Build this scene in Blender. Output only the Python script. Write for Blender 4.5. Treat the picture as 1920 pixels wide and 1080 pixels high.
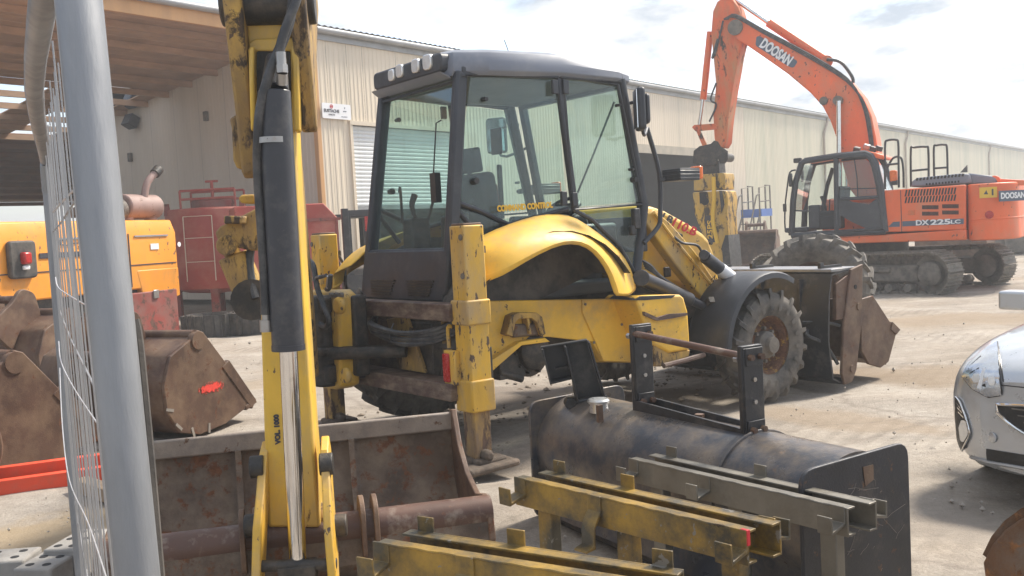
import bpy, bmesh, math, random
import numpy as np
from mathutils import Matrix, Vector, Euler
random.seed(7); np.random.seed(7)
S = bpy.context.scene
COL = S.collection
for o in list(bpy.data.objects): bpy.data.objects.remove(o)

# ------------------------------------------------------------------ camera
F, PITCH, ROLL, CH = 1800.0, 0.060, 0.0535, 1.64      # focal length in photo pixels (1920 wide), angles, eye height
cp, sp = math.cos(PITCH), math.sin(PITCH)
CW = np.array([0, cp, -sp]); _r = np.array([1., 0, 0]); _u = np.array([0, sp, cp])
CR = math.cos(ROLL)*_r - math.sin(ROLL)*_u
CU = math.cos(ROLL)*_u + math.sin(ROLL)*_r
CC = np.array([0, 0, CH])
cd = bpy.data.cameras.new('camera'); cam = bpy.data.objects.new('camera', cd); COL.objects.link(cam)
cd.sensor_width = 36; cd.lens = 36*F/1920; cd.clip_start = .05; cd.clip_end = 3000
cam.matrix_world = Matrix(((CR[0], CU[0], -CW[0], 0), (CR[1], CU[1], -CW[1], 0), (CR[2], CU[2], -CW[2], CH), (0, 0, 0, 1)))
S.camera = cam

# ------------------------------------------------------------------ sky, sun, exposure
SUN_EL, SUN_AZ = math.radians(50), math.radians(54)   # sun ahead and to the right of the camera; azimuth from +Y, clockwise
sd = Vector((math.sin(SUN_AZ)*math.cos(SUN_EL), math.cos(SUN_AZ)*math.cos(SUN_EL), math.sin(SUN_EL)))
wd = bpy.data.worlds.new('World'); S.world = wd; wd.use_nodes = True
nt = wd.node_tree; nt.nodes.clear()
def wn(t, **k):
    n = nt.nodes.new(t)
    for a, b in k.items(): setattr(n, a, b)
    return n
out = wn('ShaderNodeOutputWorld'); bg = wn('ShaderNodeBackground'); bg.inputs[1].default_value = .125
sky = wn('ShaderNodeTexSky', sky_type='NISHITA', sun_disc=False); sky.sun_elevation = SUN_EL; sky.sun_rotation = SUN_AZ
sky.air_density = 1.0; sky.dust_density = 2.0
tc = wn('ShaderNodeTexCoord'); sep = wn('ShaderNodeSeparateXYZ'); nt.links.new(tc.outputs['Generated'], sep.inputs[0])
# clouds: noise on the direction flattened onto a cloud deck
ad = wn('ShaderNodeMath', operation='ADD'); ad.inputs[1].default_value = .22; nt.links.new(sep.outputs[2], ad.inputs[0])
mx = wn('ShaderNodeMath', operation='MAXIMUM'); mx.inputs[1].default_value = .05; nt.links.new(ad.outputs[0], mx.inputs[0])
dv = wn('ShaderNodeVectorMath', operation='DIVIDE'); nt.links.new(tc.outputs['Generated'], dv.inputs[0])
cmb = wn('ShaderNodeCombineXYZ')
for i in range(3): nt.links.new(mx.outputs[0], cmb.inputs[i])
nt.links.new(cmb.outputs[0], dv.inputs[1])
n1 = wn('ShaderNodeTexNoise'); n1.inputs['Scale'].default_value = 2.3; n1.inputs['Detail'].default_value = 9; n1.inputs['Roughness'].default_value = .56; n1.inputs['Distortion'].default_value = .35
n2 = wn('ShaderNodeTexNoise'); n2.inputs['Scale'].default_value = 3.9; n2.inputs['Detail'].default_value = 8; n2.inputs['Roughness'].default_value = .6
for n in (n1, n2): nt.links.new(dv.outputs[0], n.inputs['Vector'])
rp = wn('ShaderNodeValToRGB'); rp.color_ramp.elements[0].position = .40; rp.color_ramp.elements[1].position = .54
nt.links.new(n1.outputs[0], rp.inputs[0])
rc = wn('ShaderNodeValToRGB'); rc.color_ramp.elements[0].position = .36; rc.color_ramp.elements[0].color = (1.65, 1.95, 2.35, 1); rc.color_ramp.elements[1].position = .60; rc.color_ramp.elements[1].color = (3.7, 3.68, 3.62, 1)
nt.links.new(n2.outputs[0], rc.inputs[0])
mixw = wn('ShaderNodeMix', data_type='RGBA'); nt.links.new(rp.outputs[0], mixw.inputs[0]); nt.links.new(sky.outputs[0], mixw.inputs[6]); nt.links.new(rc.outputs[0], mixw.inputs[7])
nt.links.new(mixw.outputs[2], bg.inputs[0]); nt.links.new(bg.outputs[0], out.inputs[0])
sl = bpy.data.lights.new('sun', 'SUN'); sl.energy = 2.8; sl.angle = math.radians(9); sl.color = (1, .92, .80)
so = bpy.data.objects.new('sun', sl); COL.objects.link(so); so.rotation_euler = sd.to_track_quat('Z', 'Y').to_euler(); so.location = (0, 0, 30)
S.view_settings.view_transform = 'Standard'; S.view_settings.look = 'None'; S.view_settings.gamma = 1; S.view_settings.exposure = 1.38

# ------------------------------------------------------------------ pixel to place
def ray(u, v): return CW + CR*(u-960)/F - CU*(v-540)/F
def ground(u, v, z=0.):
    d = ray(u, v); p = CC + d*((z-CH)/d[2]); return (p[0], p[1], p[2])
def at(u, v, Y):
    d = ray(u, v); p = CC + d*(Y/d[1]); return (p[0], p[1], p[2])
class Fr:
    """a place to build in: an origin and a heading"""
    def __init__(s, x, y, z, yaw):
        s.o = np.array([x, y, z], float); s.yaw = yaw; c, n = math.cos(yaw), math.sin(yaw)
        s.R = np.array([[c, -n, 0], [n, c, 0], [0, 0, 1.]]); s.mat = Matrix.Translation((x, y, z)) @ Matrix.Rotation(yaw, 4, 'Z')
    def pl(s, u, v, ax, val):
        d = s.R.T @ ray(u, v); c = s.R.T @ (CC-s.o); return c + d*((val-c[ax])/d[ax])
    def y(s, u, v, val): return tuple(float(q) for q in s.pl(u, v, 1, val))
    def x(s, u, v, val): return tuple(float(q) for q in s.pl(u, v, 0, val))
    def z(s, u, v, val): return tuple(float(q) for q in s.pl(u, v, 2, val))
    def w(s, p): return s.o + s.R @ np.array(p, float)
    def loc(s, p): return tuple(s.R.T @ (np.array(p, float)-s.o))

# ------------------------------------------------------------------ materials
MATS = {}
def mat(name, col, rough=.6, metal=0., var=.25, rust=0., rustcol=(.10, .045, .02), dirt=0., dirtcol=(.30, .25, .20), scale=2.5, bump=.25, streak=1., spec=.5, coat=0., fine=90., chips=0., chipcol=(.09, .055, .035)):
    m = bpy.data.materials.new(name); m.use_nodes = True; MATS[name] = m
    t = m.node_tree; N = t.nodes; b = N['Principled BSDF']
    tcn = N.new('ShaderNodeTexCoord'); mp = N.new('ShaderNodeMapping'); t.links.new(tcn.outputs['Object'], mp.inputs[0])
    mp.inputs['Scale'].default_value = (1, 1, 1/streak); mp.inputs['Location'].default_value = (random.uniform(0, 9), random.uniform(0, 9), random.uniform(0, 9))
    def noise(sc, det=8, ro=.6, dist=0.):
        n = N.new('ShaderNodeTexNoise'); n.inputs['Scale'].default_value = sc; n.inputs['Detail'].default_value = det; n.inputs['Roughness'].default_value = ro; n.inputs['Distortion'].default_value = dist
        t.links.new(mp.outputs[0], n.inputs['Vector']); return n.outputs[0]
    def ramp(x, a, c_, ca=(0, 0, 0, 1), cb=(1, 1, 1, 1)):
        r = N.new('ShaderNodeValToRGB'); r.color_ramp.elements[0].position = a; r.color_ramp.elements[1].position = c_
        r.color_ramp.elements[0].color = ca; r.color_ramp.elements[1].color = cb; t.links.new(x, r.inputs[0]); return r.outputs[0]
    def mix(f, a, c_, fac=1.):
        q = N.new('ShaderNodeMix'); q.data_type = 'RGBA'
        if fac != 1.:
            k = N.new('ShaderNodeMath'); k.operation = 'MULTIPLY'; k.inputs[1].default_value = fac; t.links.new(f, k.inputs[0]); f = k.outputs[0]
        t.links.new(f, q.inputs[0])
        for i, v in ((6, a), (7, c_)):
            if isinstance(v, tuple): q.inputs[i].default_value = (*v[:3], 1)
            else: t.links.new(v, q.inputs[i])
        return q.outputs[2]
    lo = tuple(c*(1-var) for c in col); hi = tuple(min(1, c*(1+var*.6)) for c in col)
    c = ramp(noise(scale, 9, .65), .3, .7, (*lo, 1), (*hi, 1))
    rfac = None
    if dirt > 0:
        d = ramp(noise(scale*1.7, 12, .68), .62-.5*dirt, .80-.4*dirt); c = mix(d, c, dirtcol, .85)
    if rust > 0:
        nz = noise(scale*3.1, 13, .72, .3); rfac = ramp(nz, .71-.42*rust, .75-.38*rust)
        rv = ramp(noise(scale*9, 6, .7), .3, .7, (*(x*.45 for x in rustcol), 1), (*(x*1.5 for x in rustcol), 1)); c = mix(rfac, c, rv)
    if chips > 0:
        cn = noise(scale*11, 5, .62, .2); area = ramp(noise(scale*1.3, 3, .5), .38, .62); mm = N.new('ShaderNodeMath'); mm.operation = 'MULTIPLY_ADD'; mm.inputs[1].default_value = .10; t.links.new(area, mm.inputs[0]); t.links.new(cn, mm.inputs[2])
        c = mix(ramp(mm.outputs[0], .76-.1*chips, .785-.1*chips), c, chipcol)
    t.links.new(c, b.inputs['Base Color'])
    ro = ramp(noise(scale*4, 6, .6), .25, .75, (max(0, rough-.12),)*3+(1,), (min(1, rough+.14),)*3+(1,))
    if rfac is not None: ro = mix(rfac, ro, (.85, .85, .85))
    t.links.new(ro, b.inputs['Roughness']); b.inputs['Metallic'].default_value = metal; b.inputs['Specular IOR Level'].default_value = spec
    if coat: b.inputs['Coat Weight'].default_value = coat; b.inputs['Coat Roughness'].default_value = .08
    if bump:
        bp = N.new('ShaderNodeBump'); bp.inputs['Strength'].default_value = bump; bp.inputs['Distance'].default_value = .01
        t.links.new(noise(fine, 5, .7), bp.inputs['Height']); t.links.new(bp.outputs[0], b.inputs['Normal'])
    return m
def glass(name, tint, refl=.10, rough=.02):
    m = bpy.data.materials.new(name); m.use_nodes = True; t = m.node_tree; N = t.nodes; N.clear()
    o = N.new('ShaderNodeOutputMaterial'); tr = N.new('ShaderNodeBsdfTransparent'); tr.inputs[0].default_value = (*tint, 1)
    g = N.new('ShaderNodeBsdfGlossy'); g.inputs['Roughness'].default_value = rough; g.inputs[0].default_value = (.9, .95, 1, 1)
    df = N.new('ShaderNodeBsdfDiffuse'); df.inputs[0].default_value = (.42, .47, .48, 1)
    ns = N.new('ShaderNodeTexNoise'); ns.inputs['Scale'].default_value = 3; ns.inputs['Detail'].default_value = 6
    rr = N.new('ShaderNodeMapRange'); rr.inputs['To Min'].default_value = .02; rr.inputs['To Max'].default_value = .09; t.links.new(ns.outputs[0], rr.inputs['Value'])
    lw = N.new('ShaderNodeLayerWeight'); lw.inputs['Blend'].default_value = .5
    pw = N.new('ShaderNodeMath'); pw.operation = 'POWER'; pw.inputs[1].default_value = 4.; t.links.new(lw.outputs['Facing'], pw.inputs[0])
    sc = N.new('ShaderNodeMath'); sc.operation = 'MULTIPLY_ADD'; sc.inputs[1].default_value = .8; sc.inputs[2].default_value = refl; t.links.new(pw.outputs[0], sc.inputs[0])
    m1 = N.new('ShaderNodeMixShader'); t.links.new(rr.outputs[0], m1.inputs[0]); t.links.new(tr.outputs[0], m1.inputs[1]); t.links.new(df.outputs[0], m1.inputs[2])
    m2 = N.new('ShaderNodeMixShader'); t.links.new(sc.outputs[0], m2.inputs[0]); t.links.new(m1.outputs[0], m2.inputs[1]); t.links.new(g.outputs[0], m2.inputs[2])
    t.links.new(m2.outputs[0], o.inputs[0]); MATS[name] = m; return m
YEL = mat('yellow_paint', (.76, .45, .045), .52, rust=.12, dirt=.34, dirtcol=(.46, .30, .11), scale=1.6, bump=.08, chips=.4)
YELW = mat('yellow_paint_chipped', (.66, .39, .045), .5, rust=.22, rustcol=(.07, .04, .025), dirt=.38, dirtcol=(.36, .26, .14), scale=2.6, bump=.15, streak=2, chips=.8)
YELD = mat('yellow_paint_filthy', (.54, .33, .06), .65, var=.4, rust=.44, rustcol=(.060, .042, .028), dirt=.60, dirtcol=(.20, .13, .065), scale=2.6, bump=.25, streak=2.2, chips=.8)
DARK = mat('dark_cab_plastic', (.030, .034, .043), .45, var=.3, dirt=.24, dirtcol=(.062, .066, .076), scale=2, bump=.06)
ROOF = mat('grey_roof_plastic', (.185, .205, .25), .5, var=.12, dirt=.2, dirtcol=(.24, .255, .285), scale=2, bump=.05)
BLK = mat('black_steel', (.020, .021, .025), .42, var=.4, rust=.16, rustcol=(.10, .05, .03), dirt=.22, dirtcol=(.10, .09, .08), scale=3.5, bump=.15)
RUB = mat('rubber', (.036, .035, .034), .75, var=.35, dirt=.45, dirtcol=(.11, .095, .08), scale=3, bump=.2)
RUBD = mat('dusty_rubber', (.050, .048, .046), .8, var=.35, dirt=.50, dirtcol=(.17, .15, .125), scale=2.6, bump=.3)
RAIL = mat('brown_frame_steel', (.085, .048, .038), .6, var=.35, rust=.25, rustcol=(.12, .06, .04), dirt=.35, dirtcol=(.24, .18, .13), scale=3, bump=.2, streak=.4)
RUST = mat('rusty_bucket_steel', (.092, .048, .030), .58, var=.45, rust=.30, rustcol=(.13, .05, .022), dirt=.38, dirtcol=(.19, .122, .075), scale=2.2, bump=.3)
MUD = mat('muddy_bucket_steel', (.098, .066, .045), .75, var=.45, rust=.42, rustcol=(.13, .05, .02), dirt=.44, dirtcol=(.20, .15, .108), scale=2.6, bump=.6, fine=26)
RUSTY = mat('orange_rust', (.15, .075, .036), .85, var=.5, rust=.5, rustcol=(.20, .085, .028), dirt=.3, dirtcol=(.16, .12, .09), scale=4, bump=.6, fine=40)
PIPE = mat('rusty_tube', (.10, .050, .034), .5, var=.3, rust=.18, rustcol=(.16, .07, .04), dirt=.2, scale=5, bump=.15)
GREASE = mat('greasy_black_iron', (.018, .017, .016), .5, var=.4, dirt=.35, dirtcol=(.09, .07, .05), scale=5, bump=.4)
HOSE = mat('black_hose', (.028, .030, .034), .5, dirt=.35, dirtcol=(.10, .095, .09), scale=6, bump=.05)
BARREL = mat('dark_cylinder_paint', (.034, .036, .045), .38, rust=.06, rustcol=(.5, .42, .33), dirt=.22, dirtcol=(.09, .085, .08), scale=4, bump=.05)
CHROME = mat('chrome_rod', (.74, .73, .72), .10, metal=1., var=.08, dirt=.12, dirtcol=(.4, .38, .35), scale=3, bump=.0)
STEEL = mat('bare_steel', (.38, .37, .36), .35, metal=.8, dirt=.2, scale=6, bump=.1)
GALV = mat('galvanised_tube', (.285, .295, .31), .48, metal=.35, var=.3, dirt=.42, dirtcol=(.19, .20, .215), scale=9, bump=.10, fine=160, streak=5)
WIRE = mat('galvanised_wire', (.36, .36, .365), .4, metal=.4, var=.15, scale=9, bump=0)
ORG = mat('orange_paint', (.80, .135, .030), .42, var=.16, rust=.06, dirt=.34, dirtcol=(.60, .19, .09), scale=1.3, bump=.05, streak=1.6, chips=.35)
ORGW = mat('orange_paint_worn', (.68, .12, .03), .55, var=.3, rust=.34, rustcol=(.06, .04, .03), dirt=.42, dirtcol=(.40, .22, .09), scale=1.6, bump=.2, streak=2.5)
TRK = mat('track_steel', (.13, .118, .10), .6, metal=.2, var=.35, dirt=.5, dirtcol=(.24, .21, .17), scale=4, bump=.3)
UND = mat('dusty_undercarriage', (.085, .078, .07), .75, var=.35, dirt=.55, dirtcol=(.20, .175, .145), scale=3, bump=.3)
RED = mat('faded_red_paint', (.36, .055, .038), .6, var=.2, rust=.14, dirt=.40, dirtcol=(.40, .14, .10), scale=1.0, bump=.12)
REDW = mat('dirty_red_paint', (.26, .045, .032), .65, var=.35, rust=.42, rustcol=(.10, .05, .035), dirt=.4, dirtcol=(.20, .11, .09), scale=1.2, bump=.2)
GEN = mat('amber_yellow_paint', (.76, .285, .018), .42, var=.12, rust=.12, dirt=.2, dirtcol=(.50, .23, .05), scale=1.2, bump=.05, streak=2, chips=.4)
BEAM = mat('orange_red_beam', (.72, .075, .03), .5, var=.15, rust=.08, dirt=.15, dirtcol=(.45, .12, .07), scale=2, bump=.1)
WALL = mat('beige_cladding', (.67, .58, .45), .6, var=.07, dirt=.22, dirtcol=(.52, .47, .37), scale=.6, bump=.02, streak=7)
WALLG = mat('greenish_beige_cladding', (.62, .575, .44), .65, var=.09, dirt=.36, dirtcol=(.46, .46, .345), scale=.7, bump=.02, streak=9)
GREYW = mat('grey_side_cladding', (.62, .56, .475), .7, var=.12, dirt=.2, dirtcol=(.53, .48, .40), scale=.5, bump=.02, streak=5)
TRIM = mat('grey_roof_edge', (.30, .31, .32), .5, metal=.2, var=.2, dirt=.3, dirtcol=(.2, .2, .19), scale=1, bump=.05)
DOORM = mat('white_roller_slat', (.66, .68, .68), .45, var=.07, dirt=.2, dirtcol=(.5, .5, .48), scale=1.5, bump=.02)
WOOD = mat('roof_timber', (.44, .28, .175), .75, var=.3, scale=1.2, bump=.15, dirt=.2, dirtcol=(.40, .25, .155), streak=.3)
WOODD = mat('aged_roof_timber', (.26, .135, .075), .8, var=.3, scale=1.2, bump=.15, dirt=.25, dirtcol=(.18, .12, .08))
OAK = mat('orange_corner_post', (.56, .31, .13), .6, var=.2, scale=2, bump=.1, streak=4)
CONC = mat('concrete_block', (.30, .285, .265), .9, var=.2, dirt=.3, dirtcol=(.22, .20, .18), scale=5, bump=.5, fine=120)
PLANK = mat('weathered_plank', (.30, .22, .15), .85, var=.3, scale=5, bump=.3)
SILV = mat('silver_car_paint', (.52, .54, .56), .33, metal=.55, var=.05, dirt=.12, dirtcol=(.42, .42, .42), scale=3, bump=.0, coat=.9)
CARBLK = mat('black_car_trim', (.010, .010, .011), .35, var=.2, dirt=.15, dirtcol=(.05, .05, .045), scale=6, bump=.1)
LAMPW = mat('clear_lamp', (.80, .80, .78), .12, var=.15, metal=.5, scale=14, bump=.3, fine=60)
LAMPR = mat('red_lamp', (.42, .015, .012), .25, var=.3, scale=20, bump=.1)
LAMPO = mat('amber_lamp', (.80, .16, .02), .25, var=.2, scale=20, bump=.1)
LAMPH = mat('headlight_plastic', (.62, .64, .66), .08, var=.3, metal=.75, scale=9, bump=.15, fine=30)
WHITE = mat('white_print', (.75, .76, .77), .5, var=.05, bump=0)
INKY = mat('yellow_print', (.72, .45, .04), .5, var=.05, bump=0)
INKR = mat('red_print', (.50, .02, .03), .5, var=.05, bump=0)
INKB = mat('dark_print', (.035, .035, .045), .5, var=.1, bump=0)
SLATE = mat('slate_decal', (.07, .10, .145), .45, var=.15, bump=0)
BLUE = mat('blue_platform', (.03, .12, .42), .5, var=.15, bump=.05)
SPRAY = mat('red_spray', (.75, .06, .04), .8, var=.2, scale=18, bump=.1)
BRASSY = mat('grey_rack_steel', (.20, .185, .155), .45, metal=.55, var=.3, rust=.12, rustcol=(.10, .055, .03), dirt=.35, dirtcol=(.14, .125, .10), scale=4, bump=.12)
RACKY = mat('oversprayed_rack_steel', (.070, .060, .040), .42, metal=.2, var=.55, rust=.22, rustcol=(.055, .035, .022), dirt=.40, dirtcol=(.42, .25, .035), scale=2.3, bump=.2, chips=.8, chipcol=(.20, .18, .15))
TANKM = mat('black_tank_steel', (.042, .048, .062), .33, metal=.2, var=.4, rust=.12, rustcol=(.17, .11, .07), dirt=.42, dirtcol=(.21, .165, .12), scale=1.9, bump=.22, fine=40)
SCUFF = mat('scratched_tank_plate', (.030, .031, .037), .45, metal=.1, var=.5, rust=.24, rustcol=(.17, .10, .06), dirt=.2, dirtcol=(.09, .08, .07), scale=4, bump=.2)
SEATM = mat('grey_seat_fabric', (.035, .038, .045), .9, var=.3, scale=4, bump=.2)
SEATR = mat('maroon_seat_fabric', (.10, .025, .022), .9, var=.3, scale=4, bump=.2)
INT = mat('cab_lining', (.13, .14, .15), .8, var=.2, scale=3, bump=.1)
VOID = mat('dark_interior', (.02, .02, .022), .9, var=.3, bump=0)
GL = glass('tinted_glass', (.86, .945, .925), .04)
GLC = glass('clear_glass', (.94, .975, .965), .03)
GLD = glass('car_glass', (.25, .30, .30), .10)
MIRR = mat('mirror', (.8, .82, .85), .03, metal=1, var=.02, bump=0)
STONE = mat('pebble', (.36, .32, .275), .9, var=.4, scale=30, bump=.2)

# ------------------------------------------------------------------ mesh building
def rotm(rx=0, ry=0, rz=0): return Euler((rx, ry, rz)).to_matrix()
class MB:
    def __init__(s): s.v = []; s.f = []
    def add(s, vs, fs):
        n = len(s.v); s.v += [tuple(float(q) for q in p) for p in vs]; s.f += [tuple(i+n for i in f) for f in fs]; return s
    def box(s, c, d, r=None, taper=1.):
        h = Vector(d)/2; P = []
        for z in (-1, 1):
            k = taper if z > 0 else 1
            for x, y in ((-1, -1), (1, -1), (1, 1), (-1, 1)): P.append(Vector((x*h.x*k, y*h.y*k, z*h.z)))
        if r is not None: P = [r @ p for p in P]
        return s.add([p+Vector(c) for p in P], [(3, 2, 1, 0), (4, 5, 6, 7), (0, 1, 5, 4), (1, 2, 6, 5), (2, 3, 7, 6), (3, 0, 4, 7)])
    def bar(s, a, b, w, h, up=(0, 0, 1)):
        a, b = Vector(a), Vector(b); d = (b-a).normalized(); u = Vector(up); sx = d.cross(u)
        if sx.length < 1e-4: sx = d.cross(Vector((1, 0, 0)))
        sx.normalize(); u = sx.cross(d)
        P = [p + sx*x*w/2 + u*y*h/2 for p in (a, b) for x, y in ((-1, -1), (1, -1), (1, 1), (-1, 1))]
        return s.add(P, [(0, 1, 2, 3), (7, 6, 5, 4), (4, 5, 1, 0), (5, 6, 2, 1), (6, 7, 3, 2), (7, 4, 0, 3)])
    def prism(s, pts, off):
        """closed outline of 3-D points pushed along off"""
        n = len(pts); o = Vector(off); A = [Vector(p) for p in pts]; B = [p+o for p in A]
        nrm = Vector((0, 0, 0))
        for i in range(n): nrm += A[i].cross(A[(i+1) % n])
        if nrm.dot(o) > 0: A = A[::-1]; B = B[::-1]
        return s.add(A+B, [tuple(range(n)), tuple(range(2*n-1, n-1, -1))] + [((i+1) % n, i, i+n, (i+1) % n+n) for i in range(n)])
    def xz(s, pts, y0, y1): return s.prism([(p[0], y0, p[-1]) for p in pts], (0, y1-y0, 0))
    def yz(s, pts, x0, x1): return s.prism([(x0, p[0], p[1]) for p in pts], (x1-x0, 0, 0))
    def cyl(s, a, b, r0, r1=None, n=16, caps=True):
        r1 = r0 if r1 is None else r1; a, b = Vector(a), Vector(b); d = (b-a).normalized()
        q = d.orthogonal().normalized(); w = d.cross(q)
        P = [p + (q*math.cos(2*math.pi*i/n) + w*math.sin(2*math.pi*i/n))*r for p, r in ((a, r0), (b, r1)) for i in range(n)]
        fs = [(i, (i+1) % n, (i+1) % n+n, i+n) for i in range(n)]
        if caps: fs += [tuple(range(n-1, -1, -1)), tuple(range(n, 2*n))]
        return s.add(P, fs)
    def tube(s, pts, r, n=8, smooth=0, closed=False):
        P = [Vector(p) for p in pts]
        if smooth:
            Q = []
            m = len(P)
            for i in range(m if closed else m-1):
                p0 = P[(i-1) % m] if closed or i > 0 else P[0]; p1 = P[i]; p2 = P[(i+1) % m]; p3 = P[(i+2) % m] if closed or i+2 < m else P[-1]
                for k in range(smooth):
                    t = k/smooth; Q.append(.5*((2*p1)+(p2-p0)*t+(2*p0-5*p1+4*p2-p3)*t*t+(3*p1-p0-3*p2+p3)*t**3))
            if not closed: Q.append(P[-1])
            P = Q
        m = len(P); R = r if isinstance(r, (list, tuple)) else [r]*m
        if len(R) != m: R = [R[0]+(R[-1]-R[0])*i/(m-1) for i in range(m)]
        T = [(P[(i+1) % m]-P[i-1]).normalized() if closed else (P[min(i+1, m-1)]-P[max(i-1, 0)]).normalized() for i in range(m)]
        q = T[0].orthogonal().normalized(); V = []
        for i in range(m):
            q = (q - T[i]*q.dot(T[i])).normalized(); w = T[i].cross(q)
            V += [P[i] + (q*math.cos(2*math.pi*k/n)+w*math.sin(2*math.pi*k/n))*R[i] for k in range(n)]
        fs = []
        for i in range(m if closed else m-1):
            j = (i+1) % m
            fs += [(i*n+k, i*n+(k+1) % n, j*n+(k+1) % n, j*n+k) for k in range(n)]
        if not closed: fs += [tuple(range(n-1, -1, -1)), tuple(range((m-1)*n, m*n))]
        return s.add(V, fs)
    def lathe(s, prof, o, axis, n=32):
        """prof: (radius, along) pairs"""
        o = Vector(o); d = Vector(axis).normalized(); q = d.orthogonal().normalized(); w = d.cross(q); m = len(prof)
        V = [o + d*h + (q*math.cos(2*math.pi*k/n)+w*math.sin(2*math.pi*k/n))*r for r, h in prof for k in range(n)]
        return s.add(V, [(i*n+k, i*n+(k+1) % n, (i+1)*n+(k+1) % n, (i+1)*n+k) for i in range(m-1) for k in range(n)])
    def sheet(s, rows, th=None, up=None):
        """surface through rows of points; th adds thickness along up"""
        m, n = len(rows), len(rows[0]); V = [Vector(p) for r in rows for p in r]
        Fs = [(i*n+k, i*n+k+1, (i+1)*n+k+1, (i+1)*n+k) for i in range(m-1) for k in range(n-1)]
        if th is None: return s.add(V, Fs)
        nr = [Vector((0, 0, 0)) for _ in V]
        for f in Fs:
            nn = (V[f[1]]-V[f[0]]).cross(V[f[3]]-V[f[0]])
            for i in f: nr[i] += nn
        B = [v - (x.normalized() if up is None else Vector(up))*th for v, x in zip(V, nr)]; N = len(V)
        G = Fs + [tuple(i+N for i in reversed(f)) for f in Fs]
        edge = [k for k in range(n)] + [i*n+n-1 for i in range(1, m)] + [(m-1)*n+k for k in range(n-2, -1, -1)] + [i*n for i in range(m-2, 0, -1)]
        for a, b_ in zip(edge, edge[1:]+edge[:1]): G.append((b_, a, a+N, b_+N))
        return s.add(V+B, G)
    def mesh(s, name):
        me = bpy.data.meshes.new(name); me.from_pydata(s.v, [], s.f); me.validate(); bm = bmesh.new(); bm.from_mesh(me)
        bmesh.ops.recalc_face_normals(bm, faces=bm.faces); bm.to_mesh(me); bm.free(); return me
    def build(s, name, m, parent=None, frame=None, bevel=0., smooth=38, sub=0, seg=2):
        me = s.mesh(name); return link(name, me, m, parent, frame, bevel, smooth, sub, seg)
WM = {}
def link(name, me, m, parent=None, frame=None, bevel=0., smooth=38, sub=0, seg=2, mw=None):
    o = bpy.data.objects.new(name, me); COL.objects.link(o)
    if m is not None: me.materials.clear(); me.materials.append(m)
    if smooth and len(me.polygons):
        me.polygons.foreach_set('use_smooth', [True]*len(me.polygons)); me.set_sharp_from_angle(angle=math.radians(smooth))
    if bevel:
        b = o.modifiers.new('bevel', 'BEVEL'); b.width = bevel; b.segments = seg; b.limit_method = 'ANGLE'; b.angle_limit = math.radians(40); b.harden_normals = False
    if sub:
        b = o.modifiers.new('subd', 'SUBSURF'); b.levels = sub; b.render_levels = sub
    place(o, parent, frame, mw); return o
def place(o, parent=None, frame=None, mw=None):
    if mw is None:
        mw = frame.mat.copy() if frame is not None else (WM[parent.name].copy() if parent is not None else Matrix())
    o.parent = parent
    ml = WM[parent.name].inverted() @ mw if parent is not None else mw
    o.matrix_parent_inverse = Matrix(); o.matrix_local = ml; WM[o.name] = mw
def tag(o, label=None, cat=None, group=None, kind=None):
    if label: o['label'] = label
    if cat: o['category'] = cat
    if group: o['group'] = group
    if kind: o['kind'] = kind
    return o
def thing(name, label, cat, frame, group=None):
    o = bpy.data.objects.new(name, None); COL.objects.link(o); o.empty_display_size = .3; place(o, None, frame); return tag(o, label, cat, group, 'thing')
def dup(o, parent, mw):
    c = o.copy(); COL.objects.link(c); place(c, parent, None, mw); return c
def text(body, size, m, parent, mw, name='lettering', ext=.002, shear=0., bold=0., width=None):
    """mw: matrix whose X runs along the line, Y up the letters, Z out of the surface"""
    cu = bpy.data.curves.new(name, 'FONT'); cu.body = body; cu.size = size; cu.extrude = ext; cu.shear = shear; cu.offset = bold; cu.align_x = 'CENTER'; cu.align_y = 'CENTER'; cu.resolution_u = 3
    t = bpy.data.objects.new('tmp', cu); COL.objects.link(t); dg = bpy.context.evaluated_depsgraph_get(); me = bpy.data.meshes.new_from_object(t.evaluated_get(dg))
    bpy.data.objects.remove(t)
    if width:
        xs = [v.co.x for v in me.vertices]; k = width/(max(xs)-min(xs))
        for v in me.vertices: v.co.x *= k
    return link(name, me, m, parent, None, 0, 0, mw=mw)
def axes(o, x, y):
    x = Vector(x).normalized(); y = Vector(y); z = x.cross(y).normalized(); y = z.cross(x)
    return Matrix(((x.x, y.x, z.x, o[0]), (x.y, y.y, z.y, o[1]), (x.z, y.z, z.z, o[2]), (0, 0, 0, 1)))
def bolt(mb, p, axis, r=.014, h=.012):
    p = Vector(p); a = Vector(axis).normalized(); mb.cyl(p, p+a*h, r, n=6); return mb
def rounded(pts, r, n=4):
    """round the corners of a closed 2-D outline"""
    out_ = []; m = len(pts)
    for i in range(m):
        p = Vector(pts[i]); a = Vector(pts[i-1]); b = Vector(pts[(i+1) % m]); da = (a-p); db = (b-p); k = min(r, da.length*.45, db.length*.45)
        A = p+da.normalized()*k; B = p+db.normalized()*k
        for j in range(n+1):
            t = j/n; out_.append(tuple((1-t)**2*A+2*t*(1-t)*p+t*t*B))
    return out_

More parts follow.
